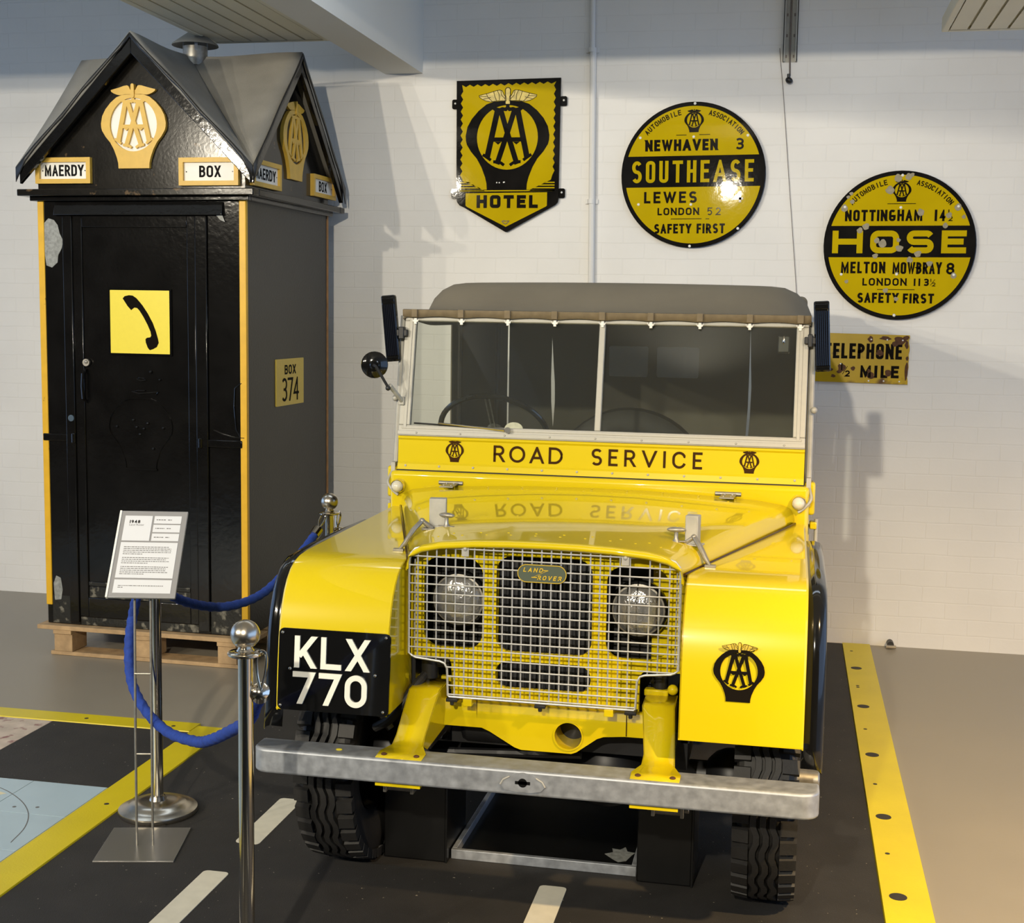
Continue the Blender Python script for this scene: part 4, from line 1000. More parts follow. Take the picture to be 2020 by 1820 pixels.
# wiper
b = MB(); b.tube([WS @ Vector(p) for p in ((-.672, .047, .012), (-.44, .038, .016))], .0035, 6); b.build('wiper_blade', M['black_dull'], fr)
b = MB(); b.tube([WS @ Vector(p) for p in ((-.58, .049, .016), (-.41, .036, .022), (-.33, .030, .024))], [.003, .004, .006], 8); b.cyl(.011, .0, .030, WS @ T(-.318, .030, 0), 14); b.build('wiper_arm', M['chrome'], fr)
b = MB(); b.shape([[(.034 * math.cos(a / 16 * PI), .022 * math.sin(a / 16 * PI) * 1.1) for a in range(17)]], .012, WS @ T(-.303, .040, -.02)); b.build('wiper_motor', M['dullsteel'], fr)
b = MB(); b.box(.625, .665, .34, .40, -.03, -.004, WS); b.build('lamp_switch_box', M['black_dull'], fr, bevel=.004)
b = MB(); b.ball(.008, WS @ T(.645, .385, -.002) @ Matrix.Diagonal((.7, 2.2, .6, 1)), 10, 6); b.build('switch_knob', M['chrome'], fr)

# --- canvas roof
def smooth(t): t = max(0, min(1, t)); return t * t * (3 - 2 * t)
def sect(yy):
    pts = []
    N_ = 36
    for i in range(N_ + 1):
        s_ = -1 + 2 * i / N_
        xf = s_ * .738; zf = 1.757 + (-.03 * max(0, (abs(s_) - .965) / .035))
        # bow: flat top with rounded shoulders, sides dropping
        a = abs(s_); sg_ = 1 if s_ >= 0 else -1
        if a < .68: xb, zb = a / .68 * .60, 1.872 - .006 * (a / .68) ** 2
        elif a < .92: q = (a - .68) / .24 * PI / 2; xb, zb = .60 + .145 * math.sin(q), 1.866 - .13 * (1 - math.cos(q))
        else: q = (a - .92) / .08; xb, zb = .745, 1.736 - .04 * q
        ed = max(0, (a - .62) / .38); w_ = smooth((yy - 1.35) / (.36 + .10 * ed))
        pts.append((lerp(xf, sg_ * xb, w_), lerp(zf, zb, w_)))
    return pts
rows = []
for y in (1.338, 1.36, 1.40, 1.45, 1.50, 1.55, 1.60, 1.65, 1.70, 1.75, 1.82, 1.9, 1.98, 2.1, 2.45, 2.8, 3.1, 3.28):
    w = smooth((y - 1.35) / .40)
    sag = .010 * math.sin(PI * max(0, min(1, (y - 1.8) / 1.45)))
    rows.append([(x, y, z - sag * (1 - min(1, (abs(x) / .7) ** 4))) for x, z in sect(y)])
b = MB(); b.grid(rows); roof = b.build('canvas_roof', M['canvas'], car, smooth=60, solid=.005)
b = MB(); top, bot = [], []
sx_ = [-.515 + .1735 * i for i in range(-1, 8)]
for i in range(97):
    x = -.737 + i * 1.474 / 96
    k = ((x + .515) / .1735) % 1.0
    dip = .006 * math.sin(PI * k)
    top.append((x, 1.331, 1.758)); bot.append((x, 1.334, 1.735 + dip - .007))
b.grid([[(p[0], 1.345, 1.760) for p in top], top, bot]); b.build('front_hem', M['strap'], roof, solid=.004)
for i, x in enumerate((-.690, -.515, -.3415, -.168, .0055, .179, .3525, .526, .70)):
    b = MB(); b.box(x - .011, x + .011, 1.321, 1.329, 1.731, 1.760); b.build('roof_strap', M['strap'], roof, bevel=.002)
    b = MB(); Q = WS @ T(x, .428, .017)
    b.tube([Q @ Vector((.013 * math.cos(a * PI / 8), .006 + .013 * math.sin(a * PI / 8), .004)) for a in range(8, 17)], .0014, 6)
    b.box(-.005, .005, -.014, .010, -.003, .004, Q); b.box(-.009, .009, -.006, .002, -.003, .003, Q); b.build('strap_hook', M['white'], fr, bevel=.001)
def curtain(name, verts, parent=car): pass
for sx in (-1, 1):
    b = MB(); b.box(sx * .745 - .0025, sx * .745 + .0025, 2.10 if sx < 0 else 1.95, 3.262, 1.02, 1.735); b.build('side_curtain', M['canvas'], car, smooth=0)
    b = MB(); b.tube([(sx * .72, 2.14, 1.02), (sx * .715, 2.14, 1.70), (sx * .62, 2.14, 1.83), (0, 2.14, 1.845)], .012, 8); b.tube([(sx * .72, 2.9, 1.02), (sx * .715, 2.9, 1.70), (sx * .62, 2.9, 1.845), (0, 2.9, 1.85)], .012, 8); b.build('roof_hoop', M['black_dull'], car)
sl1 = [(-.514, 1.635), (-.505, 1.50), (-.497, 1.40), (-.495, 1.30), (-.503, 1.17), (-.514, 1.30), (-.517, 1.42)]
sl2 = [(.474, 1.70), (.481, 1.52), (.487, 1.40), (.484, 1.25), (.476, 1.12), (.466, 1.15), (.473, 1.30), (.474, 1.45)]
b = MB(); b.shape([rrect(-.735, .742, .95, 1.85, .03), rrect(-.222, -.026, 1.440, 1.592, .01), rrect(.018, .226, 1.440, 1.592, .01), sl1, sl2], .004, WALLF(0, 3.268, 0)); rc = b.build('rear_curtain', M['canvas_dark'], car, smooth=0)
b = MB(); b.shape([rrect(-.228, .232, 1.434, 1.598, .01)], .001, WALLF(0, 3.272, 0)); b.build('rear_window', M['vinyl'], rc, smooth=0)
# --- cab
wheelM = FR((-.465, 1.70, 1.280), (1, 0, 0), (0, -.70, .714))
b = MB(); b.tube([wheelM @ Vector((.215 * math.cos(a * PI / 24), .215 * math.sin(a * PI / 24), 0)) for a in range(48)], .011, 10, closed=True); swh = b.build('steering_wheel', M['black_gloss'], car)
b = MB()
for an in (90, 210, 330):
    for o_ in (-.008, .008):
        d_ = Vector((math.cos(math.radians(an)), math.sin(math.radians(an)), 0)); n_ = Vector((-d_.y, d_.x, 0)) * o_
        b.tube([wheelM @ (d_ * .03 + n_), wheelM @ (d_ * .21 + n_)], .003, 6)
b.cyl(.032, -.02, .018, wheelM, 18); b.tube([wheelM @ Vector((0, 0, -.02)), (-.465, 1.32, .95)], .018, 10) if False else b.tube([wheelM @ Vector((0, 0, 0)), (-.465, 1.33, .93)], .018, 10)
b.build('wheel_spokes', M['dullsteel'], swh)
for x in (-.47, 0, .47):
    b = MB(); b.box(x - .21, x + .21, 1.86, 2.22, .72, .84); b.build('seat_cushion', M['darkbody'], car, bevel=.03, seg=3)
    b = MB(); b.box(x - .21, x + .21, 2.20, 2.27, .86, 1.14); b.build('seat_back', M['darkbody'], car, bevel=.03, seg=3)
b = MB(); b.box(-.74, .74, 1.285, 3.3, .55, .60); b.build('cab_floor', M['black_dull'], car, smooth=0)
b = MB(); b.box(-.73, .73, 1.29, 1.40, .95, 1.16); b.build('dashboard', M['black_dull'], car, bevel=.02)
for sx in (-1, 1):
    b = MB(); b.box(min(sx * .735, sx * .757), max(sx * .735, sx * .757), 1.335, 2.02, .60, 1.03); b.build('door', Y_, car, bevel=.006)
    b = MB(); b.box(min(sx * .735, sx * .757), max(sx * .735, sx * .757), 2.03, 3.30, .60, 1.03); b.build('body_side', Y_, car, bevel=.006)
    b = MB()
    for z in (.94, ):
        b.box(min(sx * .757, sx * .786), max(sx * .757, sx * .786), 1.30, 1.345, z - .01, z + .012); b.box(min(sx * .757, sx * .782), max(sx * .757, sx * .782), 1.30, 1.345, z + .075, z + .10)
    b.build('door_hinge', Y_, car, bevel=.004)
    b = MB(); b.cyl(.007, .935, 1.05, T(sx * .780, 1.32, 0), 12); b.ball(.012, T(sx * .803, 1.32, .79), 10, 6); b.tube([(sx * .757, 1.32, .79), (sx * .803, 1.32, .79)], .006, 8); b.build('hinge_pin', M['alu'], car)
b = MB(); b.box(-.745, .745, 3.28, 3.305, .60, 1.02); b.build('tailgate', Y_, car, bevel=.006)
# --- indicators and mirror
for sx in (-1, 1):
    lean = -.095 if sx < 0 else -.060
    cx_ = -.780 if sx < 0 else .775
    Q = T(cx_, 1.325, 1.688) @ Matrix.Rotation(lean, 4, 'Y')
    b = MB(); b.box(-.0265, .0265, -.01, .02, -.122, .122, Q); ind = b.build('indicator_unit', M['black_gloss'], car, bevel=.006)
    b = MB()
    for k in range(7): b.tube([Q @ Vector((-.0205 + k * .0068, -.0115, -.100)), Q @ Vector((-.0205 + k * .0068, -.0115, .088))], .0033, 10)
    b.build('indicator_rib', mat('blue_black_ribs', (.005, .006, .010, 1), .15) if sx < 0 else bpy.data.materials['blue_black_ribs'], ind)
    b = MB(); b.box(-.024, .024, -.0125, -.008, .094, .112, Q); b.box(-.024, .024, -.0125, -.008, -.118, -.104, Q); b.build('indicator_cap', M['black_gloss'], ind, bevel=.002)
    b = MB(); xa_, xb_ = sx * .715, cx_ + sx * -.02
    b.box(min(xa_, xb_), max(xa_, xb_), 1.315, 1.335, 1.660, 1.685); b.box(min(xa_, xb_) + .012, max(xa_, xb_) - .012, 1.312, 1.34, 1.650, 1.695); b.build('indicator_bracket', M['black_dull'], car, bevel=.003)
b = MB(); Q = FR((-.803, 1.20, 1.557), (.94, .30, 0), (0, 0, 1)); b.lathe([(0, .010), (.014, .009), (.018, .005), (.040, .002), (.0475, -.004), (.049, -.010), (.046, -.013), (0, -.013)], Q, 28); mi = b.build('wing_mirror', M['black_gloss'], car)
b = MB(); b.tube([(-.803, 1.19, 1.557), (-.790, 1.175, 1.553), (-.752, 1.20, 1.478)], .0055, 8); b.ball(.010, T(-.752, 1.20, 1.475), 10, 6); b.build('mirror_arm', M['black_dull'], mi)
b = MB(); b.tube([(-.748, 1.205, 1.485), (-.722, 1.275, 1.425)], .009, 8); b.box(-.735, -.712, 1.27, 1.30, 1.41, 1.44); b.build('mirror_bracket', M['alu'], mi, bevel=.002)

# --- wheels
def make_wheel(x, y, sx):
    Q = FR((x, y, .369), (0, 1, 0), (0, 0, 1))            # local z -> world X
    b = MB()
    prof = [(.205, -.055), (.222, -.070), (.25, -.080), (.285, -.084), (.315, -.082), (.335, -.076), (.344, -.062), (.345, 0), (.344, .062), (.335, .076), (.315, .082), (.285, .084), (.25, .080), (.222, .070), (.205, .055)]
    b.lathe(prof, Q, 56)
    n = 38
    for side in (-1, 1):
        for k in range(n):
            a = 2 * PI * (k + (.5 if side > 0 else 0)) / n; hw = .0225
            rot = Q @ Matrix.Rotation(a, 4, 'Z')
            z0, z1 = (.044, .090) if side > 0 else (-.090, -.044)
            v = []
            for zz in (z0, z1):
                outer = (zz > 0 and zz == z1) or (zz < 0 and zz == z0)
                r1 = .353 if outer else .3595; r0 = .325 if outer else .338
                for s_ in (-1, 1):
                    v.append(b.V((r0, s_ * hw * 1.02, zz), rot)); v.append(b.V((r1, s_ * hw * .86, zz), rot))
            for f in ((0, 1, 3, 2), (4, 6, 7, 5), (0, 4, 5, 1), (2, 3, 7, 6), (1, 5, 7, 3)): b.F([v[i] for i in f])
    for zc in (-.027, 0, .027):
        m = 84; ring = []
        for k in range(m):
            a = 2 * PI * k / m; z = zc + (.005 if (k // 1) % 4 < 2 else -.005)
            ring.append([Q @ Matrix.Rotation(a, 4, 'Z') @ Vector(p) for p in ((.342, 0, z - .010), (.359, 0, z - .0085), (.359, 0, z + .0085), (.342, 0, z + .010))])
        vs_ = [[b.V(p) for p in r] for r in ring]
        for k in range(m):
            for j in range(3): b.F([vs_[k][j], vs_[k][j + 1], vs_[(k + 1) % m][j + 1], vs_[(k + 1) % m][j]])
    ty = b.build('tyre', M['rubber'], car, smooth=30)
    b = MB(); b.lathe([(.207, -.065), (.20, -.05), (.198, .05 * 1), (.207, .065)], Q, 40); b.lathe([(.2, sx * .02), (.14, sx * .03), (.09, sx * .02), (0, sx * .02)], Q, 40); b.build('wheel_rim', M['black_dull'], ty)
    b = MB(); b.lathe([(.06, sx * .02), (.055, sx * .07), (.030, sx * .09), (.028, sx * .15), (.022, sx * .155), (0, sx * .155)], Q, 24); b.build('wheel_hub', M['dullsteel'], ty)
    return ty
for sx in (-1, 1):
    make_wheel(sx * .648, .555, sx); make_wheel(sx * .648, 2.587, sx)
b = MB(); Q = FR((-.01, 2.45, .985), (1, 0, 0), (0, 0, 1)); b.lathe([(.205, -.06), (.25, -.08), (.315, -.08), (.35, -.06), (.358, 0), (.35, .06), (.315, .08), (.25, .08), (.205, .06)], Q, 48); sp_ = b.build('spare_tyre', M['rubber'], car)
b = MB(); b.lathe([(.207, .03), (.15, .05), (.06, .03), (0, .03)], Q, 32); b.build('spare_rim', M['black_dull'], sp_)
# --- running gear
for sx in (-1, 1):
    b = MB(); b.box(sx * .385 - .035, sx * .385 + .035, .34, 3.2, .44, .55); b.build('chassis_rail', M['black_dull'], car, smooth=0)
    b = MB()
    for k in range(5): b.tube([(sx * .385, .555 + (.42 - k * .07) * t_, .345 + .010 * (4 - k) * 0 + k * .009 * 0 + .07 * t_ * t_ * (1 - k * .05) - k * .008 + .0) for t_ in (-1, -.6, -.2, .2, .6, 1)], .020, 4)
    b.build('leaf_spring', M['black_dull'], car, smooth=0)
    b = MB(); b.cyl(.020, -.045, .045, FR((sx * .385, .135, .400), (0, 1, 0), (0, 0, 1)), 14); b.box(sx * .385 - .045, sx * .385 - .035, .11, .16, .38, .445); b.box(sx * .385 + .035, sx * .385 + .045, .11, .16, .38, .445); b.cyl(.012, -.058, .058, FR((sx * .385, .135, .400), (0, 1, 0), (0, 0, 1)), 10); b.build('spring_shackle', M['dullsteel'], car, bevel=.002)
b = MB(); b.tube([(-.56, .555, .358), (.56, .555, .358)], .04, 14); b.ball(.13, T(.16, .57, .36), 20, 12); b.tube([(-.52, .70, .34), (.52, .70, .34)], .014, 8); b.tube([(-.50, .42, .40), (.10, .40, .44)], .013, 8); b.ball(.085, T(-.54, .555, .36), 14, 10); b.ball(.085, T(.54, .555, .36), 14, 10); b.build('front_axle', M['black_dull'], car)
b = MB(); b.tube([(-.56, 2.587, .358), (.56, 2.587, .358)], .04, 14); b.ball(.13, T(.16, 2.59, .36), 20, 12); b.build('rear_axle', M['black_dull'], car)
b = MB(); b.box(-.22, .22, .46, 1.2, .45, 1.0); b.cyl(.05, -.15, .15, FR((-.12, .42, .50), (0, 1, 0), (0, 0, 1)), 16); b.build('engine_block', M['black_dull'], car, bevel=.02)
b = MB(); b.tube(spline([(-.60, .36, .64), (-.52, .33, .56), (-.47, .32, .50)], 5), .012, 8); b.build('steering_arm', M['dullsteel'], car)
b = MB()
for sx in (-1, 1):
    b.box(min(sx * .42, sx * .735), max(sx * .42, sx * .735), .98, 1.0, .56, 1.02); b.box(min(sx * .40, sx * .425), max(sx * .40, sx * .425), .34, 1.22, .52, 1.0)
b.build('inner_wing', M['black_dull'], car, smooth=0)

# ================================================================== STANDS UNDER THE CAR
for x0, x1, lab in ((-.552, -.346, 'black wooden block propping the axle beside the front wheel below the number plate'), (.262, .432, 'black wooden block propping the axle beside the front wheel below the winged emblem')):
    t = empty('axle_block', ((x0 + x1) / 2, .64, 0.008), lab, 'block', 'axle blocks')
    b = MB(); b.box(x0, x1, .520, .77, .0081, .285); b.build('block_body', M['tray'], t, bevel=.005)
    b = MB(); b.box(x1 - .003, x1 + .004, .517, .773, .008, .302); b.build('edge_plate', M['tray'], t, bevel=.001)
t = empty('drip_tray', (-.03, .9, .008), 'shallow black drip tray with a grey metal rim on the mat under the car', 'tray')
b = MB(); b.box(-.325, .252, .572, 1.40, .009, .013); b.build('tray_base', M['tray'], t, smooth=0)
b = MB(); b.box(-.338, .258, .556, .572, .0081, .040); b.box(-.338, .258, 1.40, 1.416, .0081, .040); b.box(-.338, -.322, .572, 1.40, .0081, .040); b.box(.242, .258, .572, 1.40, .0081, .040); b.build('tray_rim', M['galv'], t, bevel=.002)
b = MB(); b.prism([(.14, .70, .0131), (.165, .72, .0131), (.158, .75, .0131), (.185, .745, .0131), (.20, .77, .0131), (.21, .735, .0131), (.235, .73, .0131), (.225, .70, .0131), (.215, .66, .0131), (.19, .645, .0131), (.17, .665, .0131)], (0, 0, .0008)); b.build('oil_leaf_stain', M['flake'], t, smooth=0)

# ================================================================== ENAMEL SIGNS ON THE WALL
# hotel sign: outline coordinates in thousandths read off the plate, 1 unit = .476 mm
K_ = .000476
hs0 = empty('hotel_sign', (-.884, YW, 2.7), 'shield-shaped yellow and black enamel HOTEL sign with winged emblem', 'sign')
hx = lambda x: (x - 729) * K_
hz = lambda y: 2.700 + (705 - y) * K_
HQ = FR((-.884, YW - .012, 0), (1, 0, 0), (0, 0, 1)) @ Matrix.Rotation(-.008 * 0, 4, 'Z')
def hp(L): return [(hx(x), hz(y)) for x, y in L]
plate = hp([(122, 70), (1336, 55), (1332, 1400), (1326, 1440), (1300, 1470), (1262, 1492), (735, 1780), (718, 1780), (230, 1505), (168, 1475), (140, 1440), (132, 1400)])
b = MB(); b.shape([plate], .010, HQ); pl_ = b.build('sign_plate', M['enamel_k'], hs0, bevel=.003)
zz = []
n = 12
for i in range(n): zz += [(190 + i * 90.5, 125), (190 + i * 90.5 + 45, 128 if False else 100 + 35 * 1)]
top = []
for i in range(12): top += [(188 + i * 90.5, 118 - i * 2), (188 + i * 90.5 + 45, 142 - i * 2)]
top += [(1282, 96)]
right = []
for i in range(12): right += [(1258, 142 + i * 90), (1281, 186 + i * 90)]
right = [p for p in right if p[1] < 1160] + [(1240, 1190), (1000, 1300)]
left = []
for i in range(12): left += [(202, 190 + i * 90), (175, 235 + i * 90)]
left = [p for p in left if p[1] < 1190][::-1]
panel = hp(top + right + [(440, 1300), (205, 1200)] + left)
b = MB(); b.shape([panel], .0014, HQ @ T(0, 0, .010))
for k, (xa, xb) in enumerate(((1180, 1285), (1125, 1285), (1062, 1285), (1010, 1285))):
    y = 1212 + k * 30
    b.prism([(hx(xa), hz(y), 0), (hx(xb), hz(y), 0), (hx(xb), hz(y + 14), 0), (hx(xa - 25), hz(y + 14), 0)], (0, 0, .0014), HQ @ T(0, 0, .010))
    xl = 1457 - xa
    b.prism([(hx(172), hz(y), 0), (hx(xl), hz(y), 0), (hx(xl + 25), hz(y + 14), 0), (hx(172), hz(y + 14), 0)], (0, 0, .0014), HQ @ T(0, 0, .010))
b.prism([(hx(175), hz(1308), 0), (hx(1285), hz(1302), 0), (hx(1285), hz(1316), 0), (hx(175), hz(1322), 0)], (0, 0, .0014), HQ @ T(0, 0, .010))
b.shape([hp([(243, 1340), (1200, 1330), (1200, 1482), (1190, 1490), (722, 1722), (260, 1495), (243, 1480)])], .0014, HQ @ T(0, 0, .010))
b.build('yellow_field', M['enamel_y'], hs0, smooth=0)
emblem(hs0, FR((-.884 + hx(726), YW - .0226, hz(712)), (1, 0, 0), (0, 0, 1)), 1000 * K_, .0012, M['enamel_k'], None, M['feather'], feathers=M['ink'])
b = MB(); b.text('HOTEL', hx(375), hx(1095), hz(1508), hz(1362), 40 * K_, .0012, HQ @ T(0, 0, .0114), gap=.24, wmap={'H': .80, 'O': .82, 'T': .78, 'E': .70, 'L': .68}, rnd=.22); b.build('sign_lettering', M['ink'], hs0, smooth=0)
b = MB(); b.shape([hp([(672, 1655), (700, 1648), (725, 1652), (765, 1650), (755, 1672), (722, 1695), (690, 1680)]), hp([(684, 1662), (722, 1660), (752, 1658), (746, 1668), (722, 1685), (694, 1673)])], .0008, HQ @ T(0, 0, .0114)); b.build('maker_mark', M['brownink'], hs0, smooth=0)
for x, y, sx in ((100, 330, -1), (1375, 312, 1), (98, 1345, -1), (1370, 1340, 1)):
    b = MB(); Q = FR((-.884 + hx(x), YW - .008, hz(y)), (1, 0, 0), (0, 0, 1))
    b.shape([rrect(-.016, .022, -.026, .026, .010) if sx < 0 else rrect(-.022, .016, -.026, .026, .010)], .006, Q); lug = b.build('fixing_lug', M['enamel_k'], hs0, bevel=.002)
    b = MB(); b.ball(.006, Q @ T(-.002 * sx, .004, .007), 10, 6); b.build('screw', M['white'], lug)
b = MB()
for x, y in ((610, 1220), (640, 1221), (698, 1215), (690, 1217)): b.ball(.004, HQ @ T(hx(x), hz(y), .0125) @ Matrix.Diagonal((1, 1, .3, 1)), 8, 5)
b.build('chip', M['white'], hs0)

def arc_text(b, txt, cx, cy, R, a0, a1, H, w, t, d, Mx):
    n = len(txt)
    for i, c in enumerate(txt):
        a = math.radians(a0 + (a1 - a0) * i / (n - 1))
        Q = Mx @ T(cx + R * math.cos(a), cy + R * math.sin(a), 0) @ Matrix.Rotation(a - PI / 2, 4, 'Z')
        ww = w * (.35 if c == 'I' else 1.2 if c == 'M' else 1.0)
        b.glyph(c, -ww / 2, -H / 2, ww, H, t, d, Q, .45)

def round_sign(cx, cz, R, pc, lines, label, rot, px):
    """px: picture units per plate radius; pc: plate centre in the same units"""
    t = empty('village_sign', (cx, YW, cz), label, 'sign', 'round village signs')
    Q = FR((cx, YW - .018, cz), (1, 0, 0), (0, 0, 1)) @ Matrix.Rotation(rot, 4, 'Z')
    k = R / px
    fx = lambda x: (x - pc[0]) * k
    fz = lambda y: (pc[1] - y) * k
    b = MB(); b.lathe([(0, 0), (R - .006, 0), (R, .004), (R, .011), (R - .004, .014), (0, .014)], Q, 72); b.build('sign_disc', M['enamel_k'], t)
    Z = Q @ T(0, 0, .014)
    r2 = R - .022
    zt_, zb_ = fz(lines['band'][0]), fz(lines['band'][1])
    b = MB()
    a = math.asin(zt_ / r2); up = [(r2 * math.cos(a + (PI - 2 * a) * i / 48), r2 * math.sin(a + (PI - 2 * a) * i / 48)) for i in range(49)]
    b.shape([up], .0012, Z)
    a = math.asin(zb_ / r2); dn = [(r2 * math.cos(-a + 0), 0)] * 0 + [(r2 * math.cos(PI - a + (PI + 2 * a) * i / 48), r2 * math.sin(PI - a + (PI + 2 * a) * i / 48)) for i in range(49)]
    b.shape([dn], .0012, Z)
    b.build('yellow_field', M['enamel_y'], t, smooth=0)
    Z2 = Q @ T(0, 0, .0152)
    b = MB()
    for (txt, x0, x1, y0, y1, tk, gap, wm) in lines['black']:
        b.text(txt, fx(x0), fx(x1), fz(y1), fz(y0), tk * k, .0012, Z2, gap=gap, wmap=wm, rnd=.40); b.build('lettering', M['ink'], t, smooth=0); b = MB()
    b = MB()
    for (x0, x1, y) in lines['rules']: b.box(fx(x0), fx(x1), fz(y) - 4 * k, fz(y) + 4 * k, 0, .001, Z2)
    b.build('rule_line', M['ink'], t, smooth=0); b = MB()
    A_ = lines['arc']
    arc_text(b, 'AUTOMOBILE', 0, 0, A_[0] * k, A_[1], A_[2], 62 * k, 38 * k, 11 * k, .001, Z2); b.build('lettering', M['ink'], t, smooth=0); b = MB()
    arc_text(b, 'ASSOCIATION', 0, 0, A_[0] * k, A_[3], A_[4], 62 * k, 38 * k, 11 * k, .001, Z2)
    b.build('lettering', M['ink'], t, smooth=0)
    b = MB(); s_ = lines['name']
    for (txt, x0, x1, y0, y1, tk, gap, wm, rn) in s_: b.text(txt, fx(x0), fx(x1), fz(y1), fz(y0), tk * k, .0014, Q @ T(0, 0, .014), gap=gap, wmap=wm, rnd=rn)
    b.build('place_name', M['enamel_y'], t, smooth=0)
    ex, ey, es = lines['emblem']
    emblem(t, Z2 @ T(fx(ex), fz(ey), 0), es * k, .001, M['ink'], None, M['ink'])
    for x, y in lines['screws']:
        b = MB(); b.ball(.0075, Z2 @ T(fx(x), fz(y), 0) @ Matrix.Diagonal((1, 1, .5, 1)), 12, 6); b.build('screw', M['white'], t)
    if lines.get('chips'):
        b = MB()
        for x, y, r in lines['chips']:
            n = 14; ph = x * .37
            b.shape([[(fx(x) + r * k * (1 + .16 * math.sin(3 * a * 2 * PI / n + ph) + .1 * math.sin(5 * a * 2 * PI / n)) * math.cos(2 * PI * a / n), fz(y) + r * k * (1.0 + .14 * math.cos(2 * a * 2 * PI / n + ph)) * math.sin(2 * PI * a / n)) for a in range(n)]], .0017 + .00003 * (x % 7), Z2)
        b.build('enamel_chip', M['enamel_chip'], t, smooth=0)
    return t
round_sign(.126, 2.490, .381, (902, 915), dict(
    band=(684, 1057), emblem=(907, 265, 240), arc=(762, 137.5, 103, 74.5, 41),
    black=[('NEWHAVEN', 320, 1196, 488, 625, 33, .18, {'N': .82, 'W': 1.15, 'A': .9, 'V': .9}), ('3', 1402, 1506, 486, 622, 25, 0, {}), ('LEWES', 315, 956, 1110, 1248, 28, .30, {'L': .62, 'W': 1.2}), ('4', 1392, 1512, 1115, 1250, 28, 0, {}),
           ('LONDON', 482, 986, 1305, 1393, 18, .22, {'L': .6}), ('52', 1085, 1246, 1306, 1398, 13, .60, {}), ('SAFETY', 445, 895, 1498, 1614, 25, .18, {}), ('FIRST', 960, 1300, 1498, 1616, 25, .22, {})],
    rules=[(695, 820, 438), (972, 1102, 437), (645, 1018, 1439), (1066, 1110, 1441)],
    name=[('SOUTHEASE', 163, 1632, 740, 1003, 41, .34, {'S': .82, 'O': .78, 'U': .76, 'T': .86, 'H': .78, 'E': .74, 'A': 1.05}, .42)],
    screws=[(914, 66), (258, 460), (1551, 457), (905, 460), (885, 1268), (246, 1260), (1455, 1560), (878, 1768)],
    ), 'round yellow enamel village sign reading SOUTHEASE, between the hotel sign and the HOSE sign', .012, 871)
CH = [(805, 250, 46), (780, 258, 30), (1168, 520, 38), (1160, 500, 28), (1490, 550, 34), (1452, 670, 30), (470, 725, 34), (540, 680, 40), (672, 845, 32), (740, 880, 46), (935, 940, 42), (922, 840, 24), (660, 1030, 32), (1152, 1005, 40), (1060, 1075, 36), (1290, 1120, 34), (335, 1335, 22), (920, 1540, 26), (795, 1440, 30), (1658, 568, 22), (890, 110, 44), (1010, 95, 38), (1050, 75, 26), (280, 460, 40), (1590, 455, 40), (370, 385, 26), (320, 330, 20), (355, 290, 22), (1570, 1258, 34), (918, 1235, 18), (905, 1735, 20)]
round_sign(1.200, 2.126, .382, (933, 905), dict(
    band=(671, 1045), emblem=(938, 255, 225), arc=(765, 138, 104, 75, 41.5),
    black=[('NOTTINGHAM', 290, 1186, 482, 616, 28, .20, {'N': .8, 'T': .76, 'G': .8, 'O': .78}), ('14', 1330, 1448, 484, 618, 28, .45, {'1': .25}), ('1', 1478, 1492, 482, 535, 11, 0, {}), ('2', 1486, 1530, 560, 618, 10, 0, {}), ('MELTON', 265, 782, 1098, 1236, 26, .22, {'L': .6, 'T': .76}), ('MOWBRAY', 866, 1432, 1102, 1242, 26, .16, {'W': 1.1}), ('8', 1484, 1578, 1108, 1246, 26, 0, {}),
           ('LONDON', 522, 1036, 1293, 1382, 18, .22, {'L': .6}), ('113', 1118, 1292, 1296, 1384, 19, .42, {'1': .25}), ('1', 1308, 1320, 1298, 1335, 8, 0, {}), ('/', 1310, 1362, 1305, 1375, 5, 0, {}), ('2', 1332, 1368, 1342, 1388, 8, 0, {}), ('SAFETY', 470, 948, 1468, 1588, 26, .18, {}), ('FIRST', 1000, 1358, 1474, 1592, 26, .22, {})],
    rules=[(778, 1105, 412), (697, 1130, 1429)],
    name=[('HOSE', 152, 1700, 728, 997, 70, .24, {'H': .98, 'O': .92, 'S': .86, 'E': .78}, .30)],
    screws=[(940, 78), (285, 447), (1592, 447), (934, 456), (270, 1248), (1572, 1250), (916, 1245), (905, 1735)], chips=CH,
    ), 'round yellow enamel village sign reading HOSE, chipped, lowest and rightmost of the round signs', .006, 883)
# telephone plate
tp = empty('telephone_sign', (1.02, YW, 1.53), 'rusty yellow TELEPHONE half MILE plate on the wall behind the right indicator', 'sign')
TQ = FR((1.276, YW - .012, 1.536), (1, 0, 0), (0, 0, 1))
k = .76 / 287.0 / 7.77
tx = lambda x: (x - 1808) * k
tz = lambda y: (540 - y) * k
edge = [(1808, 920), (1806, 860), (1796, 800), (1803, 720), (1812, 650), (1806, 590), (1812, 520), (1803, 460), (1816, 400), (1815, 340), (1800, 280), (1798, 235), (1812, 210), (1810, 165)]
b = MB(); b.shape([[(tx(x), tz(y)) for x, y in [(150, 130), (150, 893), (345, 900)] + edge + [(620, 150)]]], .004, TQ); b.build('sign_plate', M['rusty_y'], tp, smooth=0)
b = MB(); Z = TQ @ T(0, 0, .004)
b.text('TELEPHONE', tx(540), tx(1706), tz(538), tz(302), 46 * k, .001, Z, gap=.20, wmap={'T': .8, 'E': .72, 'L': .7, 'P': .78, 'H': .86, 'O': .86, 'N': .9}, rnd=.35); b.build('lettering', M['ink'], tp, smooth=0); b = MB()
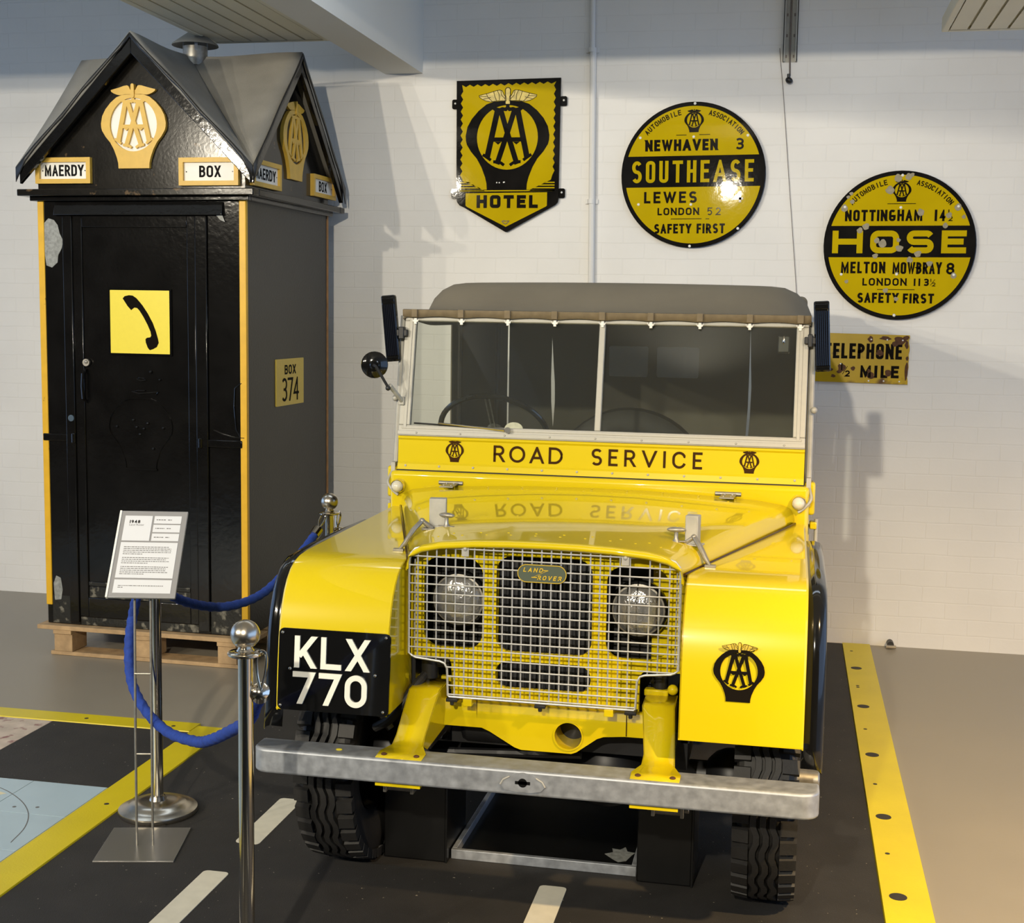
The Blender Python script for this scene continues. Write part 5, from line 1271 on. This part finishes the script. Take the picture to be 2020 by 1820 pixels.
b.text('MILE', tx(1095), tx(1672), tz(826), tz(638), 44 * k, .001, Z, gap=.34, wmap={'M': 1.05, 'L': .66, 'E': .76, 'I': .26}); b.build('lettering', M['ink'], tp, smooth=0); b = MB(); b.text('2', tx(868), tx(940), tz(818), tz(722), 20 * k, .001, Z); b.text('1', tx(800), tx(830), tz(720), tz(610), 20 * k, .001, Z)
b.stroke([(tx(830), tz(780)), (tx(900), tz(660))], 8 * k, .001, Z)
b.build('lettering', M['ink'], tp, smooth=0)
b = MB()
def blob(x, y, rx, ry, s):
    n = 16; return [(tx(x + rx * (1 + .18 * math.sin(3 * a * 2 * PI / n + s) + .12 * math.sin(5 * a * 2 * PI / n + 2 * s)) * math.cos(2 * PI * a / n)), tz(y + ry * (1 + .16 * math.sin(2 * a * 2 * PI / n + s)) * math.sin(2 * PI * a / n))) for a in range(n)]
for i, (x, y, rx, ry) in enumerate(((1450, 215, 80, 30), (1660, 250, 85, 70), (1600, 300, 50, 45), (1760, 205, 45, 30), (1230, 235, 40, 45), (1375, 440, 55, 48), (810, 680, 58, 68), (780, 745, 40, 26), (985, 690, 34, 30), (1250, 790, 62, 50), (1225, 720, 26, 30), (1510, 750, 48, 60), (1780, 720, 24, 140), (1785, 520, 20, 30), (1770, 310, 26, 60), (690, 810, 32, 26), (640, 715, 42, 26), (360, 720, 40, 30))):
    b = MB(); b.shape([blob(x, y, rx, ry, i * 1.3)], .0012 + .0001 * (i % 4), Z); b.build('rust_patch', M['rust'], tp, smooth=0)
b = MB()
for x, y in ((1240, 238), (1478, 240), (1708, 244), (795, 622), (1225, 875), (1450, 875), (1683, 876)): b.ball(.0045, Z @ T(tx(x), tz(y), .001) @ Matrix.Diagonal((1, 1, .5, 1)), 10, 6)
b.build('screw', M['white'], tp)

# ================================================================== ROPE BARRIER
def make_post(loc, label):
    t = empty('barrier_post', loc, label, 'barrier post', 'rope barrier posts')
    P = I4
    b = MB(); b.lathe([(0, .0), (.132, .0), (.136, .006), (.134, .018), (.118, .026), (.098, .030), (.094, .036), (.06, .042), (.03, .046), (.024, .06), (0, .06)], P, 48); b.build('base', M['brushed'], t, smooth=50)
    b = MB(); b.cyl(.0190, .05, .915, P, 24); b.build('pole', M['chrome'], t)
    b = MB(); b.lathe([(.019, .893), (.022, .895), (.040, .897), (.044, .900), (.044, .904), (.040, .907), (.022, .909), (.016, .918), (.0, .918)], P, 36); b.build('collar', M['chrome'], t)
    b = MB(); b.ball(.0365, P @ T(0, 0, .950), 28, 18); b.build('ball_finial', M['brushed'], t)
    for c in t.children: c.matrix_parent_inverse = I4
    return t
p1 = (-.620, -.430, .0082); p2 = (-1.426, .704, .0082); p3 = (-1.187, 1.806, .0082)
post1 = make_post(p1, 'polished steel barrier post nearest the viewer, in front of the number plate')
def copy_post(loc, label):
    o = post1.copy(); COL.objects.link(o); o.location = loc; o['label'] = label
    for c in post1.children:
        d = c.copy(); COL.objects.link(d); d.parent = o; d.matrix_parent_inverse = I4
    return o
copy_post(p2, 'polished steel barrier post standing behind the information stand')
copy_post(p3, 'polished steel barrier post at the back between telephone box and car')

def rope(pts, label, ends, r=.0165):
    t = empty('barrier_rope', pts[len(pts) // 2], label, 'rope', 'blue barrier ropes')
    P = spline(pts, 14)
    MB().tube(P, r, 14, ridged=(.09, 1.6)).build('braided_cord', M['blue_rope'], t, smooth=60)
    for (i, hook) in ends:
        p = Vector(pts[i]); q = Vector(pts[i + 1] if i == 0 else pts[i - 1]); d = (p - q).normalized()
        b = MB(); b.lathe([(0, -.04), (.0225, -.04), (.0225, .004), (.016, .010), (.007, .014), (0, .014)], Matrix.Translation(p) @ d.to_track_quat('Z', 'Y').to_matrix().to_4x4(), 18)
        e_ = b.build('end_ferrule', M['chrome'], t)
        h = Vector(hook)
        b = MB(); a = p + d * .012; m_ = (a + h) / 2 + Vector((0, 0, .0))
        sd = d.cross(Vector((0, 0, 1)))
        sd = sd.normalized() if sd.length > .05 else Vector((1, 0, 0))
        top = h + Vector((0, 0, .014))
        b.tube(spline([a, m_ + sd * .010, h + sd * .011, top, h - sd * .011, m_ - sd * .010, a], 6), .0038, 8)
        b.build('snap_hook', M['chrome'], t)
    return t
rope([(-.583, -.425, .815), (-.600, -.385, .790), (-.640, -.32, .745), (-.70, -.22, .672), (-.833, -.05, .575), (-.95, .08, .500), (-1.05, .2, .451), (-1.229, .38, .412), (-1.378, .52, .435), (-1.470, .61, .500), (-1.502, .66, .610), (-1.494, .68, .720), (-1.474, .69, .815)],
     'blue braided rope looping from the nearest post to the post behind the stand', [(0, (-.578, -.428, .905)), (-1, (-1.470, .695, .908))])
rope([(-1.418, .752, .83), (-1.412, .785, .765), (-1.384, .907, .705), (-1.345, 1.082, .658), (-1.304, 1.271, .652), (-1.271, 1.422, .690), (-1.224, 1.62, .795), (-1.208, 1.72, .850)],
     'blue braided rope drooping in front of the telephone box to the far post', [(0, (-1.420, .746, .905)), (-1, (-1.200, 1.764, .900))])
rope([(-1.158, 1.830, .835), (-1.146, 1.850, .78), (-1.138, 1.875, .68), (-1.136, 1.885, .45), (-1.137, 1.887, .2), (-1.120, 1.93, .040), (-1.06, 2.0, .0285)], 'dark blue rope hanging down to the floor from the far post behind the wing', [(0, (-1.157, 1.838, .900))])

# ================================================================== INFORMATION STAND
st = empty('information_stand', (-1.34, .42, .008), 'slim metal stand holding a tilted white information card in a grey frame', 'information stand')
b = MB(); b.prism([(-1.429, .256, .0082), (-1.182, .316, .0082), (-1.249, .588, .0082), (-1.498, .526, .0082)], (0, 0, .005)); b.build('base_plate', mat('satin_steel_plate', (.38, .37, .35, 1), .30, metal=.75), st, bevel=.001)
cyaw, ctl = .195, .622
cex = Vector((math.cos(cyaw), math.sin(cyaw), 0)); cbk = Vector((-math.sin(cyaw), math.cos(cyaw), 0))
cey = Vector((0, 0, 1)) * math.cos(ctl) + cbk * math.sin(ctl)
CQ = FR((-1.334, .474, .964), cex, cey)
for fx_, px_ in ((-.0255, (-1.353, .405)), (.0255, (-1.303, .417))):
    b = MB(); tp_ = CQ @ Vector((fx_ - .004, -.10, -.008))
    b.tube([(px_[0], px_[1], .012), (px_[0] + .002, px_[1], .45), (tp_.x, tp_.y, tp_.z)], .0042, 8); b.build('upright', M['dullsteel'], st)
b = MB()
for z in (.32, .585): b.tube([(-1.352, .405, z), (-1.302, .417, z)], .0030, 8)
b.build('cross_bar', M['dullsteel'], st)
cw, ch_ = .218, .308
b = MB(); b.box(-cw / 2, cw / 2, -ch_ / 2, ch_ / 2, -.010, 0, CQ); cf = b.build('card_frame', M['greycard'], st, bevel=.0015)
b = MB(); b.box(-cw / 2 - .004, -cw / 2 + .003, -ch_ / 2, ch_ / 2, -.012, .003, CQ); b.build('frame_edge', M['white'], cf, bevel=.001)
ux = lambda u: -cw / 2 + cw * u
vy = lambda v: ch_ / 2 - ch_ * v
b = MB()
for (u0, u1, v0, v1) in ((.075, .485, .06, .352), (.515, .92, .06, .148), (.515, .92, .163, .250), (.515, .92, .266, .352), (.075, .92, .372, .780), (.075, .92, .800, .950)):
    b.box(ux(u0), ux(u1), vy(v1), vy(v0), 0, .0012, CQ)
b.build('paper_panel', M['paper'], cf, smooth=0)
b = MB(); C2 = CQ @ T(0, 0, .0012)
b.text('1948', ux(.155), ux(.310), vy(.148), vy(.112), .0026, .0004, C2, gap=.30)
b.build('card_heading', M['ink'], cf, smooth=0)
def small_text(s, size, x, y, name):
    cu = bpy.data.curves.new('text', 'FONT'); cu.body = s; cu.size = size
    ob = bpy.data.objects.new('text', cu); me = bpy.data.meshes.new_from_object(ob); bpy.data.objects.remove(ob)
    me.transform(C2 @ T(x, y, .0003)); b = MB(); b.bm.from_mesh(me); return b.build(name, M['greyink'], cf, smooth=0)
small_text('Land Rover', .0105, ux(.150), vy(.178), 'card_subheading')
b = MB(); rnd = random.Random(3)
def print_line(u0, u1, v, h=.0024, wmin=.012, wmax=.05):
    u = u0
    while u < u1 - .006:
        w = min(rnd.uniform(wmin, wmax), u1 - u); b.box(ux(u), ux(u + w), vy(v) - h / 2, vy(v) + h / 2, 0, .0003, C2); u += w + .008
for v in (.105, .206, .310): print_line(.55, .69, v, .003); print_line(.72, .78, v, .003)
v = .425
for para in ((.80, .84, .84, .84, .42), (.82, .78, .83, .52), (.83, .80, .81, .83, .50)):
    for e_ in para: print_line(.13, e_, v); v += .0205
    v += .022
print_line(.14, .80, .868); print_line(.14, .22, .888)
b.build('printed_text', M['greyink'], cf, smooth=0)
